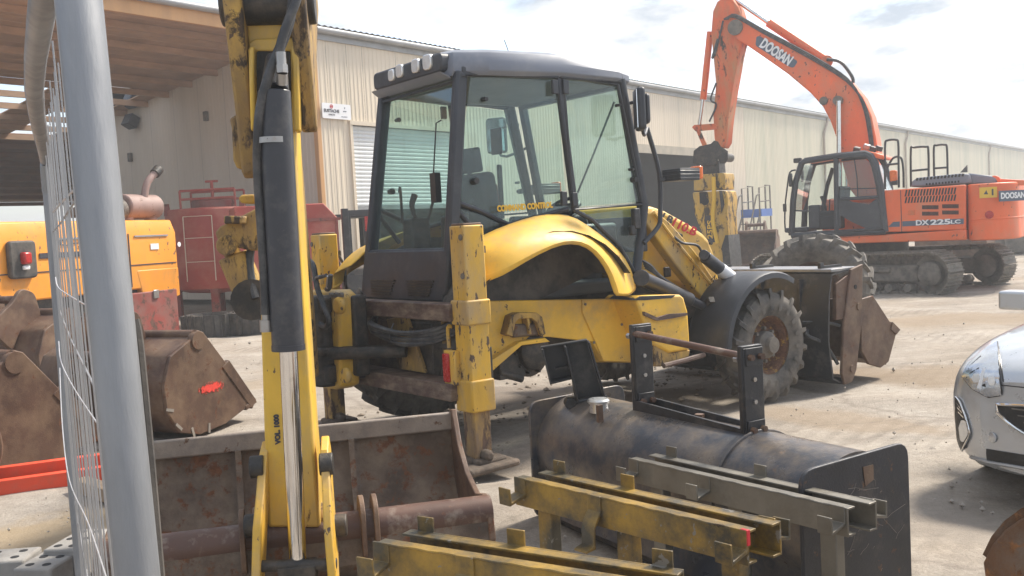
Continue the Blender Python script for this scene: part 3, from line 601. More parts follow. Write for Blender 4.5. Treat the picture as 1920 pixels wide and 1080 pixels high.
# --- cab shell
def cy(u): return -.56-.18*min(1, max(0, (u-860)/190)) if u < 1050 else -.74
def cabp(u, v): return B(u, v, cy(u))
RRt, RRb = Vector((-.68, -.55, 2.83)), Vector((-.93, -.60, 1.18))
lerp = lambda a, b_, t: a+(b_-a)*t
def mir(p): return Vector((p[0], -p[1], p[2]))
Bt, Bb = Vector(B(1045, 138, -.74)), Vector(B(1078, 396, -.74)); At, Am, Ab = Vector(B(1163, 150, -.74)), Vector(B(1207, 385, -.74)), Vector(B(1192, 520, -.74))
Bt.z = At.z = 2.82
for sg_ in (1, -1):
    f = (lambda p: Vector(p)) if sg_ > 0 else mir
    b = MB(); b.bar(f(RRt), f(RRb), .075, .10, (1, 0, 0)); b.build('rear_post', DARK, bh, bevel=.02)
    b = MB(); b.bar(f(Bt), f(Bb), .05, .05, (1, 0, 0)); b.build('middle_post', DARK, bh, bevel=.012)
    b = MB(); b.tube([f(At), f(lerp(At, Am, .5)), f(Am), f(Ab), f(Ab+Vector((-.08, 0, -.12)))], .042, 10); b.build('front_post', DARK, bh)
    b = MB(); b.bar(f(RRt), f(Bt), .07, .07); b.bar(f(Bt), f(At), .07, .07); b.build('roof_rail', DARK, bh, bevel=.01)
    low = [(852, 378), (900, 396), (953, 421), (1000, 409), (1064, 392)]
    b = MB(); b.tube([f(cabp(*q)) for q in low], .020, 8); b.tube([f(cabp(848, 385)), f(cabp(905, 448))], .02, 8); b.build('window_bar', DARK, bh)
    gp = [f(cabp(*q)) for q in ((884, 132), (960, 134), (1043, 140), (1062, 388), (1000, 408), (953, 419), (900, 394), (856, 374))]
    b = MB(); b.prism(gp, (0, .006*sg_, 0)); gq = b.build('quarter_glass', GL, bh, smooth=0)
    gp = [f(cabp(*q)) for q in ((851, 388), (900, 402), (938, 420), (905, 445), (880, 456), (848, 480))]; b = MB(); b.prism(gp, (0, .006*sg_, 0)); b.build('lower_quarter_glass', GL, bh, smooth=0)
    gp = [f(B(*q, -.745)) for q in ((1059, 148), (1156, 163), (1200, 378), (1076, 388))]; b = MB(); b.prism(gp, (0, .006*sg_, 0)); b.build('door_glass', GL, bh, smooth=0)
    gp = [f(B(*q, -.745)) for q in ((1098, 402), (1200, 390), (1190, 512), (1160, 468), (1122, 437))]; b = MB(); b.prism(gp, (0, .006*sg_, 0)); b.build('lower_door_glass', GL, bh, smooth=0)
    b = MB(); dr = [f(B(*q, -.755)) for q in ((1055, 144), (1158, 158), (1204, 383), (1074, 393))]; b.tube(dr, .017, 8, closed=True); b.tube([f(B(*q, -.75)) for q in ((1074, 393), (1110, 412), (1162, 462), (1190, 512))], .018, 8); b.build('door_frame', DARK, bh)
    b = MB()
    for u, v in ((1040, 163), (1060, 163), (1057, 372), (1077, 374)): q = f(B(u, v, -.77)); b.box(q, (.055, .03, .11))
    b.build('door_hinge', DARK, bh, bevel=.006)
    b = MB(); q = f(B(1192, 410, -.79)); b.box(q, (.07, .05, .17)); q = f(B(1186, 432, -.79)); b.box(q, (.06, .04, .08)); b.build('door_latch', BLK, bh, bevel=.01)
    b = MB()
    for u, v, r in ((887, 340, .028), (905, 187, .02), (1155, 198, .014), (1180, 318, .014), (1185, 337, .026)):
        q = Vector(f(cabp(u, v))); b.cyl(q, q+Vector((0, -.05*sg_, 0)), r, r*.8, 12)
    b.build('glass_fixing', BLK, bh)
    b = MB(); b.tube([f(B(*q, -.79)) for q in ((1213, 240), (1236, 325), (1238, 400), (1234, 425), (1207, 456))], .020, 8, 4); b.build('grab_rail', DARK, bh)
qm = BH.mat @ axes(B(985, 388, -.715), Vector(B(1040, 383, -.742))-Vector(B(930, 391, -.685)), (0, 0, 1))
text('COMMAND CONTROL', .062, INKY, bh, qm, bold=.003, width=.50)
# rear window and its surround
Lt, Lb = mir(RRt), mir(RRb)
rw = [lerp(RRt, RRb, .045), lerp(Lt, Lb, .045), lerp(Lt, Lb, .79), lerp(RRt, RRb, .79)]
b = MB(); b.prism(rw, (.006, 0, 0)); b.build('rear_glass', GL, bh, smooth=0)
b = MB(); b.tube([p+Vector((-.02, 0, 0)) for p in rw], .020, 8, closed=True); b.build('rear_glass_frame', DARK, bh)
lp = [lerp(RRt, RRb, .79), lerp(Lt, Lb, .79), lerp(Lt, Lb, 1.02), lerp(RRt, RRb, 1.02)]
b = MB(); b.prism([p+Vector((-.05, 0, 0)) for p in lp], (.06, 0, 0)); b.build('rear_panel', DARK, bh, bevel=.012)
b = MB()
for s0 in (-.5, .06):
    for k in range(6):
        p = lerp(RRt, RRb, .93+.013*k); b.box((p.x-.058, s0+.22, p.z), (.016, .38-.02*k, .010))
b.build('vent_slat', GREASE, bh)
b = MB(); q0 = Vector(BH.x(828, 225, -.78)); q1 = Vector(BH.x(812, 340, -.87)); b.tube([q0, q0+Vector((-.03, .03, -.02)), q1], .006, 6); b.box(q1+Vector((0, -.03, -.05)), (.05, .07, .22)); b.build('rear_wiper', BLK, bh)
# roof
def roof_ring(s, z, dz): return [(x*1+(.0), y*s, z+dz*max(0, x)) for x, y in ((-.78, -.40), (-.74, -.55), (-.50, -.67), (.1, -.80), (.70, -.80), (.90, -.72), (.97, -.5), (.97, .5), (.90, .72), (.70, .80), (.1, .80), (-.50, .67), (-.74, .55), (-.78, .40))]
rings = [roof_ring(.96, 2.80, -.01), roof_ring(1.0, 2.83, -.02), roof_ring(1.0, 2.90, -.05), [(x*.97, y, z) for x, y, z in roof_ring(.95, 2.975, -.075)], [(x*.88, y, z) for x, y, z in roof_ring(.82, 3.01, -.07)], [(x*.5, y, z) for x, y, z in roof_ring(.4, 3.03, -.06)]]
b = MB(); b.sheet([r+[r[0]] for r in rings]); k = len(b.v); b.add(rings[-1], [tuple(range(14))]); b.add(rings[0], [tuple(range(13, -1, -1))]); rf = b.build('roof', ROOF, bh, smooth=28, bevel=.006)
b = MB(); rp_ = rounded([(-.50, 2.835), (.50, 2.835), (.50, 2.975), (-.50, 2.975)], .05); b.yz(rp_, -.815, -.70); b.build('lamp_panel', DARK, rf, bevel=.015)
b = MB(); b.prism([(-.83, -.51, 2.83), (-.83, .51, 2.83), (-.77, .53, 2.80), (-.77, -.53, 2.80)], (.02, 0, -.02)); b.build('roof_lip', ROOF, rf)
for u, v, r in ((733, 141, 9), (748, 133, 10), (778, 123.5, 10.5), (800, 116.5, 11.5)):
    q = BH.x(u, v, -.83); s_ = r*.0050; b = MB(); b.yz(rounded([(q[1]-s_, q[2]-s_), (q[1]+s_, q[2]-s_), (q[1]+s_, q[2]+s_), (q[1]-s_, q[2]+s_)], s_*.7), -.835, -.80); b.build('work_lamp', LAMPW, rf, bevel=.008)
q = Vector((.05, -.25, 3.0)); b = MB(); b.tube([q, q+Vector((-.07, 0, .17))], .0035, 5); b.build('antenna', BLK, rf)
q = Vector((.62, -.45, 2.96)); b = MB(); b.box(q, (.16, .12, .05)); b.build('roof_box', DARK, rf, bevel=.015)
b = MB(); b.sheet([[(-.70, -.6, 2.79), (.9, -.66, 2.79)], [(-.70, .6, 2.79), (.9, .66, 2.79)]]); b.build('headliner', INT, bh)
# front frame of the cab
b = MB(); a = Vector((.97, -.70, 2.78)); c = Vector((1.12, -.70, 1.75))
for f in (lambda p: p, mir): b.bar(f(Vector((.86, -.66, 2.80))), f(Vector((1.05, -.66, 1.70))), .06, .07)
b.bar((.86, -.66, 2.79), (.86, .66, 2.79), .07, .06); b.bar((1.06, -.66, 1.55), (1.06, .66, 1.55), .06, .30); b.build('windscreen_frame', DARK, bh, bevel=.01)
b = MB(); b.prism([(.86, -.64, 2.77), (1.05, -.64, 1.70), (1.05, .64, 1.70), (.86, .64, 2.77)], (.006, 0, 0)); b.build('windscreen', GL, bh, smooth=0)
b = MB(); b.tube([(.93, -.5, 2.68), (.96, -.2, 2.3), (1.0, .1, 1.95)], .010, 6); b.build('wiper', BLK, bh)
# interior
b = MB(); b.box((.05, 0, 1.13), (1.9, 1.1, .10)); b.box((-.62, 0, 1.28), (.5, 1.05, .25)); b.build('cab_floor', INT, bh, bevel=.02)
def seat(parent):
    b = MB(); b.box((.05, 0, 1.56), (.5, .5, .14)); b.build('seat', SEATM, parent, bevel=.05, seg=3)
    b = MB(); b.box((-.20, 0, 1.86), (.14, .48, .52), rotm(0, -.12, 0)); b.build('backrest', SEATM, parent, bevel=.05, seg=3)
    b = MB(); b.box((-.125, 0, 1.93), (.03, .38, .18), rotm(0, -.12, 0)); b.build('backrest_panel', SEATR, parent, bevel=.01)
    b = MB(); b.box((-.27, 0, 2.22), (.10, .28, .20), rotm(0, -.12, 0)); b.cyl((-.25, 0, 2.0), (-.26, 0, 2.2), .02); b.build('headrest', SEATM, parent, bevel=.04, seg=3)
    b = MB(); b.box((.0, 0, 1.33), (.36, .36, .3), None, .85); b.build('seat_base', BLK, parent, bevel=.02)
    for s in (-.3, .3): b = MB(); b.box((.08, s, 1.72), (.34, .07, .06)); b.build('armrest', SEATM, parent, bevel=.02)
seat(bh)
b = MB(); b.tube([(.72+.19*math.cos(a)*math.sin(.5), .19*math.sin(a), 1.80-.19*math.cos(a)*math.cos(.5)*-.55) for a in np.linspace(0, 6.283, 25)[:-1]], .016, 8, closed=True); b.cyl((.72, 0, 1.78), (.86, 0, 1.45), .05); b.box((.72, 0, 1.80), (.16, .34, .03), rotm(0, -.5, 0)); b.build('steering_wheel', BLK, bh)
b = MB(); b.box((.86, 0, 1.45), (.22, .34, .62), rotm(0, -.2, 0), .8); b.build('steering_column', BLK, bh, bevel=.03)
b = MB(); b.box((.45, -.50, 1.52), (.75, .16, .28)); b.box((.4, .52, 1.55), (.9, .16, .34)); b.build('side_console', BLK, bh, bevel=.03)
for s in (.28, -.28):
    b = MB(); b.box((-.62, s, 1.55), (.20, .18, .46), None, .85); b.build('control_tower', BLK, bh, bevel=.02)
    b = MB(); b.tube([(-.62, s, 1.77), (-.64, s+.02, 1.88), (-.60, s+.03, 1.97)], [.016, .03], 8, 4); b.cyl((-.55, s-.06, 1.75), (-.5, s-.08, 1.9), .012); b.build('joystick', BLK, bh)
b = MB(); q = Vector((-.72, .35, 2.0)); b.tube([q, q+Vector((-.02, -.05, .02)), q+Vector((-.02, -.05, -.22)), q+Vector((0, 0, -.24))], .012, 6, 3); b.build('grab_handle', BLK, bh)
b = MB(); b.box((.55, .66, 2.0), (.05, .03, .5)); b.box((.45, .55, 2.45), (.02, .16, .24)); b.build('inner_mirror', BLK, bh, bevel=.01)
# mirror and its arm
for sg_ in (1, -1):
    f = (lambda p: Vector(p)) if sg_ > 0 else mir
    b = MB(); b.tube([f((.86, -.74, 2.63)), f((.88, -.86, 2.64)), f(B(1200, 170, -.95)), f(B(1206, 250, -.95)), f(B(1213, 240, -.79))], .014, 8, 4); b.build('mirror_arm', DARK, bh)
    q = f(B(1197, 205, -.95)); mm_ = BH.mat @ Matrix.Translation(q) @ Matrix.Rotation(-.62*sg_, 4, 'Z')
    b = MB(); b.yz(rounded([(-.10, -.17), (.10, -.17), (.10, .17), (-.10, .17)], .04), -.02, .045); b.yz(rounded([(-.07, -.12), (.07, -.12), (.07, .12), (-.07, .12)], .04), .04, .085); link('mirror_housing', b.mesh('mirror_housing'), DARK, bh, bevel=.02, mw=mm_)
    b = MB(); b.box((-.024, 0, 0), (.006, .17, .30)); link('mirror_glass', b.mesh('mirror_glass'), MIRR, bh, mw=mm_)
    b = MB(); q = f(B(1277, 328, -.9)); b.box(q, (.24, .20, .10)); b.bar(f(B(1237, 338, -.79)), q, .04, .03)
    for k in range(3): b.box(q+Vector((0, 0, -.03+.03*k)), (.245, .205, .008))
    b.build('lamp_housing', DARK, bh, bevel=.012)
    q = f(B(1306, 324, -.92)); b = MB(); b.box(q, (.05, .11, .11)); b.build('indicator_lamp', LAMPO, bh, bevel=.012)
# --- hood and loader
b = MB(); b.prism(poly([(90, 190), (150, 195), (200, 212), (300, 268), (360, 308), (385, 335), (405, 385), (425, 470), (435, 575), (95, 500)], -.46, Z7), (0, .92, 0)); hd = b.build('hood', YEL, bh, bevel=.05, seg=3)
hx = Vector(B(*Z7(310, 300), -.46))-Vector(B(*Z7(200, 250), -.46))
text('110.B', .115, INKR, hd, BH.mat @ axes(B(*Z7(272, 282), -.466), hx, (0, 0, 1)), shear=.25, bold=.003, width=.33)
text('LB', .10, INKB, hd, BH.mat @ axes(B(*Z7(201, 246), -.466), hx, (0, 0, 1)), shear=.25, bold=.003, width=.15)
b = MB(); q = B(*Z7(252, 322), -.465); b.box(q, (.10, .02, .07), rotm(0, .35, 0)); q = B(*Z7(205, 472), -.465); b.box(q, (.09, .02, .09)); b.build('hood_recess', GREASE, hd, bevel=.01)
b = MB(); bolt(b, B(*Z7(385, 350), -.465), (0, -1, 0), .02, .02); b.build('hood_catch', BLK, hd)
PIV = Vector((2.95, 0, .42))
for sg_ in (1, -1):
    f = (lambda p: Vector(p)) if sg_ > 0 else mir
    op = poly([(112, 262), (122, 228), (150, 208), (215, 262), (320, 382), (432, 545), (470, 640), (400, 640), (240, 440)], -.68, Z7) + []
    tail = [(PIV.x+.1, 0, PIV.z+.12), (PIV.x+.1, 0, PIV.z-.1), (PIV.x-.1, 0, PIV.z-.12)]
    pts = op[:6]+[(tail[0][0], -.68, tail[0][2]), (tail[1][0], -.68, tail[1][2]), (tail[2][0], -.68, tail[2][2])]+op[7:]
    b = MB(); b.prism([f(p) for p in pts], (0, .11*sg_, 0)); b.build('loader_arm', YELW, bh, bevel=.012)
    b = MB(); b.tube([f(B(*Z7(*q), -.70)) for q in ((150, 225), (230, 330), (330, 450), (425, 570))], .014, 6); b.build('arm_pipe', YELW, bh)
    b = MB(); b.cyl(f(B(*Z7(95, 498), -.80)), f(B(*Z7(300, 590), -.80)), .062, n=18); b.cyl(f(B(*Z7(270, 577), -.80)), f(B(*Z7(395, 635), -.80)), .036, n=14); b.cyl(f(B(*Z7(95, 498), -.86)), f(B(*Z7(95, 498), -.72)), .07); b.build('lift_cylinder', BARREL, bh, bevel=.006)
    b = MB(); b.cyl(f(B(*Z7(365, 410), -.80)), f(B(*Z7(480, 500), -.80)), .058, n=18); b.cyl(f(B(*Z7(360, 400), -.86)), f(B(*Z7(360, 400), -.70)), .045, n=14); b.build('tilt_cylinder', BARREL, bh, bevel=.006)
    b = MB(); a_, c_ = f(B(*Z7(425, 457), -.80)), f(B(*Z7(472, 494), -.80)); b.cyl(a_, c_, .0595, n=18); b.build('cylinder_sticker', WHITE, bh)
    b = MB()
    for k in range(4): b.tube([f(B(*Z7(100+k*4, 425+k*9), -.72)), f(B(*Z7(135+k*5, 445+k*10), -.76)), f(B(*Z7(190+k*5, 500+k*5), -.76)), f(B(*Z7(350, 600+k*6), -.74))], .013, 6, 5)
    b.tube([f(B(*Z7(235, 325), -.71)), f(B(*Z7(270, 350), -.73)), f(B(*Z7(330, 360), -.73)), f(B(*Z7(365, 400), -.72)), f(B(*Z7(480, 490), -.72))], .012, 6, 5); b.build('loader_hoses', HOSE, bh)
text('NEW H', .09, INKB, bh, BH.mat @ axes(B(*Z7(420, 528), -.685), Vector(B(*Z7(432, 545), -.68))-Vector(B(*Z7(320, 382), -.68)), (0, 0, 1)), shear=.2, width=.22)
b = MB(); b.bar((2.6, -.6, .72), (2.6, .6, .72), .12, .12); b.build('arm_cross_tube', YELW, bh)
# --- front axle, wheels, mudguards
b = MB(); b.cyl((2.15, -.85, .5), (2.15, .85, .5), .09, n=16); b.box((2.15, 0, .5), (.3, .4, .28)); b.build('front_axle', GREASE, bh, bevel=.03)
wheel(bh, BH, (2.15, -.965, .5), .505, .32, .275, 18, RUBD, RIMY, .13, lug=.03)
e = wheel(bh, Fr(*BH.w((2.15, .965, .5)), BH.yaw+math.pi), (0, 0, 0), .505, .32, .275, 18, RUBD, RIMY, .13, lug=.03)
wheel(bh, Fr(*BH.w((RA, .96, .69)), BH.yaw+math.pi), (0, 0, 0), .70, .44, .37, 20, RUBD, RIMY, .12, lug=.04)
for s in (-1, 1):
    rows = []
    for yy, R_ in ((.70, .64), (.74, .66), (1.12, .66), (1.15, .645), (1.155, .60)):
        rows.append([(2.13+R_*math.cos(a), s*yy, .50+R_*math.sin(a)) for a in np.radians(np.linspace(62, 176, 16))])
    b = MB(); b.sheet(rows, .008); b.build('front_mudguard', DARK, bh, smooth=50)
b = MB(); b.bar((1.6, -.9, .95), (1.75, -.5, .7), .05, .05); b.bar((1.6, .9, .95), (1.75, .5, .7), .05, .05); b.build('mudguard_bracket', GREASE, bh)
# --- loader bucket with clam
YB = 1.17
prof = [(3.36, 1.10), (2.98, 1.06), (2.93, .85), (2.90, .45), (2.95, .10), (3.10, .04), (3.12, .08)]
b = MB(); rows = [[(x, y_, z) for x, z in prof] for y_ in (-YB, YB)]; b.sheet(rows, .02); bk = b.build('bucket_back', BLK, bh)
b = MB(); b.box((3.2, 0, 1.105), (.46, 2*YB, .03)); b.build('bucket_top_plate', STEEL if False else mat('worn_grey_plate', (.22, .225, .24), .4, metal=.3, rust=.08, dirt=.3, dirtcol=(.3, .28, .26), scale=3), bk, bevel=.006)
b = MB()
for y_ in (-1.0, -.2, .35): b.box((3.2, y_, 1.13), (.34, .035, .03)); b.box((3.05, y_, 1.15), (.05, .035, .05))
b.build('top_rib', BLK, bk)
for s in (-1, 1):
    sp_ = [(2.95, 1.0), (3.36, 1.12), (3.45, 1.12), (3.42, .62), (3.30, .20), (3.22, .03), (3.05, .02), (2.95, .12), (2.97, .6)]
    b = MB(); b.xz([(x, z) for x, z in ((3.24, 1.10), (3.44, 1.14), (3.40, .62), (3.28, .14), (3.20, .03), (3.08, .02), (3.04, .14), (3.10, .62))], s*YB, s*(YB+.03)); b.build('bucket_side_plate', RUST, bk, bevel=.008)
    b = MB(); b.xz([(x, z) for x, z in ((3.02, .98), (3.24, 1.06), (3.24, .64), (3.0, .64))], s*(YB-.03), s*(YB+.012)); b.build('bucket_bracket', RUST, bk, bevel=.006)
    b = MB(); b.xz([(3.40, .80), (3.62, .82), (3.98, .46), (4.02, .42), (3.86, .14), (3.72, .10), (3.52, .16), (3.40, .30)], s*(YB-.02), s*(YB+.014)); b.build('clam_side', RUST, bk, bevel=.006)
    b = MB(); b.xz([(3.93, .53), (4.06, .44), (3.99, .40), (3.90, .46)], s*(YB-.03), s*(YB+.03)); b.build('cutting_edge_end', RUST, bk)
    b = MB()
    for x_, z_, r in ((3.34, .74, .035), (3.20, .16, .035)): b.cyl((x_, s*(YB+.02), z_), (x_, s*(YB+.045), z_), r, n=14)
    b.build('bucket_pin', RUST, bk)
    b = MB(); b.cyl((3.30, s*(YB+.02), .93), (3.30, s*(YB+.034), .93), .022, n=12); b.build('plate_hole', VOID, bk)
    b = MB(); b.tube([(2.88, s*.95, .55), (2.82, s*1.0, .5), (2.92, s*1.1, .42), (3.05, s*1.15, .22)], .018, 6, 5); b.tube([(2.88, s*.9, .62), (2.95, s*1.1, .62), (3.1, s*1.15, .58)], .016, 6, 5); b.build('bucket_hose', HOSE, bk)
b = MB(); b.sheet([[(3.44, y_, .80), (3.60, y_, .5), (3.66, y_, .2), (3.86, y_, .12), (4.0, y_, .42)] for y_ in (-YB+.02, YB-.02)], .015); b.build('clam_shell', RUST, bk)
b = MB()
for y_ in (-.85, -.4, .4, .85): b.box((2.93, y_, .6), (.07, .03, .85))
for y_ in (-.62, .62): b.box((2.90, y_, .5), (.14, .16, .4))
b.build('bucket_rib', BLK, bk)

# --- rear slide frame, stabilisers
b = MB(); b.box((-1.14, .01, 1.10), (.12, 2.0, .12)); b.build('slide_rail', RAIL, bh, bevel=.008)
b = MB(); b.box((-1.12, .01, .55), (.20, 2.0, .12)); b.build('slide_rail', RAIL, bh, bevel=.008)
b = MB(); b.prism([(-1.02, -.55, .6), (-1.02, .55, .6), (-1.02, .7, 1.05), (-1.02, -.7, 1.05)], (.12, 0, 0)); b.build('rear_frame_plate', GREASE, bh, bevel=.01)
b = MB(); b.prism([(-1.03, -.42, .62), (-1.03, -.05, .62), (-1.03, .1, 1.0), (-1.03, -.2, 1.04)], (-.03, 0, 0)); b.box((-1.05, -.72, .82), (.05, .05, .45)); b.build('frame_web', YELD, bh, bevel=.006)
STL = mat('stabiliser_yellow', (.68, .40, .04), .5, rust=.24, rustcol=(.06, .035, .02), dirt=.36, dirtcol=(.42, .30, .14), scale=2.4, bump=.12, streak=2.5, chips=1.1)
FOOT = mat('mud_caked_foot', (.10, .078, .06), .95, var=.4, dirt=.4, dirtcol=(.17, .13, .10), scale=6, bump=.9, fine=22)
for s in (-1, 1):
    L_ = lambda x, y, z: (x, s*y, z)
    b = MB(); b.box(L_(-1.065, 1.065, 1.13), (.17, .17, 1.12)); leg = b.build('stabiliser_sleeve', STL, bh, bevel=.01)
    b = MB(); b.box(L_(-1.065, 1.065, 1.10), (.20, .20, .17)); b.box(L_(-1.065, 1.065, .53), (.196, .20, .22)); b.build('sleeve_collar', YELW, leg, bevel=.012)
    b = MB(); b.box(L_(-1.065, 1.065, 1.695), (.15, .15, .02)); b.build('sleeve_cap', RUST, leg, bevel=.006)
    b = MB()
    for zz in (1.61, 1.35): bolt(b, L_(-1.152, 1.12, zz), (-1, 0, 0), .022, .008)
    b.build('sleeve_pin', UND, leg)
    b = MB(); b.box(L_(-1.065, 1.065, .34), (.135, .135, .60)); b.build('stabiliser_leg', mat('leg_scraped_yellow', (.46, .28, .06), .6, rust=.55, rustcol=(.10, .062, .045), dirt=.45, dirtcol=(.17, .12, .09), scale=3, streak=3) if s < 0 else MATS['leg_scraped_yellow'], leg, bevel=.008)
    b = MB(); b.box(L_(-1.065, 1.065, .045), (.42, .40, .05), rotm(0, .03*s, 0)); b.box(L_(-1.03, 1.065, .075), (.24, .26, .05)); b.cyl(L_(-1.065, .93, .12), L_(-1.065, 1.20, .12), .04, n=12); b.box(L_(-1.10, 1.0, .075), (.2, .16, .06), rotm(.1, .1, .4)); b.build('stabiliser_foot', FOOT, leg, bevel=.02)
    b = MB(); b.tube([L_(-.95, 1.03, 1.50), L_(-.92, 1.0, 1.40), L_(-.93, .98, 1.25), L_(-.90, 1.0, 1.15), L_(-.98, 1.0, 1.05)], .013, 6, 5); b.box(L_(-.955, 1.06, 1.52), (.05, .06, .05)); b.build('stabiliser_hose', HOSE, leg)
    b = MB(); b.box(L_(-.965, 1.10, .70), (.03, .06, .30)); b.build('leg_bracket', GREASE, leg, bevel=.006)
    b = MB(); b.box(L_(-1.17, .955, .72), (.05, .14, .24)); lb = b.build('tail_lamp_bracket', STL, leg, bevel=.01)
    b = MB(); b.box(L_(-1.20, .93, .72), (.03, .07, .20)); b.build('tail_lamp', LAMPR, lb, bevel=.012)
    b = MB(); b.tube([L_(-1.15, .95, 1.0), L_(-1.15, .90, .99), L_(-1.15, .90, .85)], .014, 6, 4); b.build('lamp_guard', YELW, leg)
b = MB()
for k in range(7):
    z = .90+.022*(k % 4)+.006*k; o_ = .012*k
    b.tube([(-1.10, .25-o_, z+.03), (-1.20-.01*k, .0, z), (-1.21+.01*(k % 3), -.35, z-.05+.01*(k % 3)), (-1.16, -.7, z-.02), (-1.05, -.92, z+.06)], .017, 6, 6)
b.tube([(-1.2, -.25, .84), (-1.24, -.25, .90), (-1.2, -.25, 1.0)], .006, 5, 3); b.build('hydraulic_hoses', HOSE, bh)
# --- king post casting, seen from behind
kx = -1.30
def K(pix, x): return [BH.x(*Z6(*p), x) for p in pix]
b = MB(); b.prism(K([(40, 310), (215, 306), (238, 330), (245, 480), (250, 690), (225, 703), (150, 692), (112, 650), (118, 602), (185, 610), (196, 560), (190, 420), (165, 388), (50, 390)], kx), (-.17, 0, 0)); b.build('swing_casting', YELW, bh, bevel=.02)
b = MB(); q = BH.x(*Z6(180, 372), kx-.17); b.cyl((q[0], q[1], q[2]), (q[0]-.06, q[1], q[2]), .065, n=20); q = BH.x(*Z6(205, 655), kx-.17); b.cyl((q[0], q[1], q[2]), (q[0]-.05, q[1], q[2]), .06, n=20); b.build('swing_boss', YELW, bh, bevel=.02)
b = MB()
for k in range(3): q = BH.x(*Z6(140+k*20, 330), kx-.17); b.cyl(q, (q[0]-.03, q[1], q[2]), .02, n=6)
b.build('swing_bolt', UND, bh)
q = BH.x(*Z6(100, 500), -1.5); kp = Vector((q[0], q[1], 0)); b = MB(); b.cyl((kp.x, kp.y, .52), (kp.x, kp.y, 1.22), .10, n=18); b.box((kp.x+.12, kp.y, .62), (.35, .24, .14)); b.box((kp.x+.12, kp.y, 1.15), (.35, .24, .12)); b.box((kp.x, kp.y-.02, .80), (.2, .26, .06)); b.box((kp.x+.2, kp.y, .9), (.12, .5, .62)); b.build('king_post', GREASE, bh, bevel=.02)
b = MB(); b.cyl((kp.x-.05, kp.y+.16, .80), (-1.15, kp.y+.75, .80), .055, n=16); b.cyl((kp.x-.02, kp.y-.12, .78), (-1.1, kp.y-.55, .78), .05, n=16); b.build('swing_cylinder', GREASE, bh)
b = MB(); q = lambda u, v: BH.x(u, v, -1.55)
b.tube([q(578, 488), q(588, 500), q(595, 540), q(610, 580), q(617, 600), q(612, 612), q(602, 608), q(598, 595)], .022, 8, 5); b.tube([q(560, 530), q(600, 520), q(612, 516)], .014, 8, 3); b.tube([q(620, 515), q(617, 540), q(612, 542)], .018, 8, 3); b.build('post_hose', HOSE, bh)
b = MB(); b.tube([q(572, 528), q(600, 519)], .015, 8); b.tube([q(618, 518), q(616, 540)], .022, 8); b.build('lever_rod', STEEL, bh)
b = MB(); b.box((-1.16, .98, 1.42), (.03, .06, .3)); b.build('far_plate', YELW, bh)

# --- boom, dipper, bucket in front
AR = Fr(-1.017, 4.22, 0, .12)             # x to the right across the boom, y back towards the king post
A = lambda u, v, y: AR.y(u, v, y)
DIP = mat('dipper_yellow', (.74, .46, .05), .45, rust=.14, rustcol=(.10, .06, .035), dirt=.38, dirtcol=(.46, .32, .12), scale=2.2, bump=.12, streak=2, chips=.3)
lf = [(449, -170), (457, 0), (468, 170), (478, 330), (487, 540), (495, 800), (502, 990)]; rt = [(537, -170), (544, 0), (550, 200), (556, 330), (569, 540), (586, 800), (601, 990)]
pl_ = [A(u, v, .02) for u, v in lf] + [A(u, v, .02) for u, v in rt[::-1]]
b = MB(); b.prism(pl_, (0, .30, 0)); dp = b.build('dipper', DIP, bh, frame=AR, bevel=.015)
q = A(557, 985, .12); b = MB(); b.cyl((q[0]-.16, .14, q[2]), (q[0]+.16, .14, q[2]), .09, n=20); b.build('dipper_nose', YELD, dp, bevel=.01)
# recessed mouth at the head of the bucket cylinder, with raised cheek plates
b = MB(); b.prism([A(*p, .0) for p in ((466, 80), (478, 72), (545, 70), (558, 80), (562, 240), (548, 245), (545, 95), (480, 95), (480, 240), (472, 245))], (0, .03, 0)); b.prism([A(*p, -.06) for p in ((546, 85), (560, 90), (562, 245), (551, 245))], (0, .10, 0)); b.prism([A(*p, -.06) for p in ((465, 90), (476, 85), (478, 240), (470, 245))], (0, .10, 0)); b.build('cheek_plate', DIP, dp, bevel=.008)
b = MB(); b.prism([A(*p, .012) for p in ((481, 96), (544, 96), (547, 240), (481, 240))], (0, .01, 0)); b.build('mouth_recess', GREASE, dp)
qm = AR.mat @ axes(A(520, 805, .017), (0, 0, 1), (-1, 0, 0)); text('VOL. 1000', .030, INKB, dp, qm, bold=.002)
# boom: two side plates that fork round the dipper head
def plate_x(x0, th, m_, nm, prof): b = MB(); b.yz(prof, x0, x0+th); return b.build(nm, m_, bh, frame=AR, bevel=.015)
bl_ = [(-.10, 2.52), (-.15, 2.70), (-.08, 2.95), (.15, 3.1), (.6, 3.2), (.72, 2.8), (.4, 2.5), (.26, 2.2), (.13, 1.93), (.06, 1.95), (-.01, 2.25)]
br_ = [(-.10, 2.52), (-.15, 2.70), (-.08, 2.95), (.15, 3.1), (.6, 3.2), (.72, 2.8), (.4, 2.55), (.2, 2.30), (.10, 2.12), (.04, 2.14), (-.02, 2.35)]
xl = A(430, 60, .0)[0]; xr = A(581, 60, .0)[0]
plate_x(xl, .075, YELD, 'boom_fork', bl_); plate_x(xr-.07, .07, YELD, 'boom_fork', br_)
b = MB(); b.prism([(-.12-.05*y, y, z) for y, z in ((.35, 3.12), (.8, 3.28), (1.6, 3.12), (2.3, 2.45), (2.8, 1.5), (3.0, .9), (2.95, .62), (2.82, .7), (2.25, 1.6), (1.7, 2.3), (1.0, 2.68), (.5, 2.6))], (.16, 0, 0)); b.build('boom', YELD, bh, frame=AR, bevel=.015)
q = A(428, 50, -.0); b = MB(); b.cyl((xl-.03, .02, 2.67), (xr+.03, .02, 2.67), .085, n=20); b.build('boom_pin', GREASE, bh, frame=AR, bevel=.008)
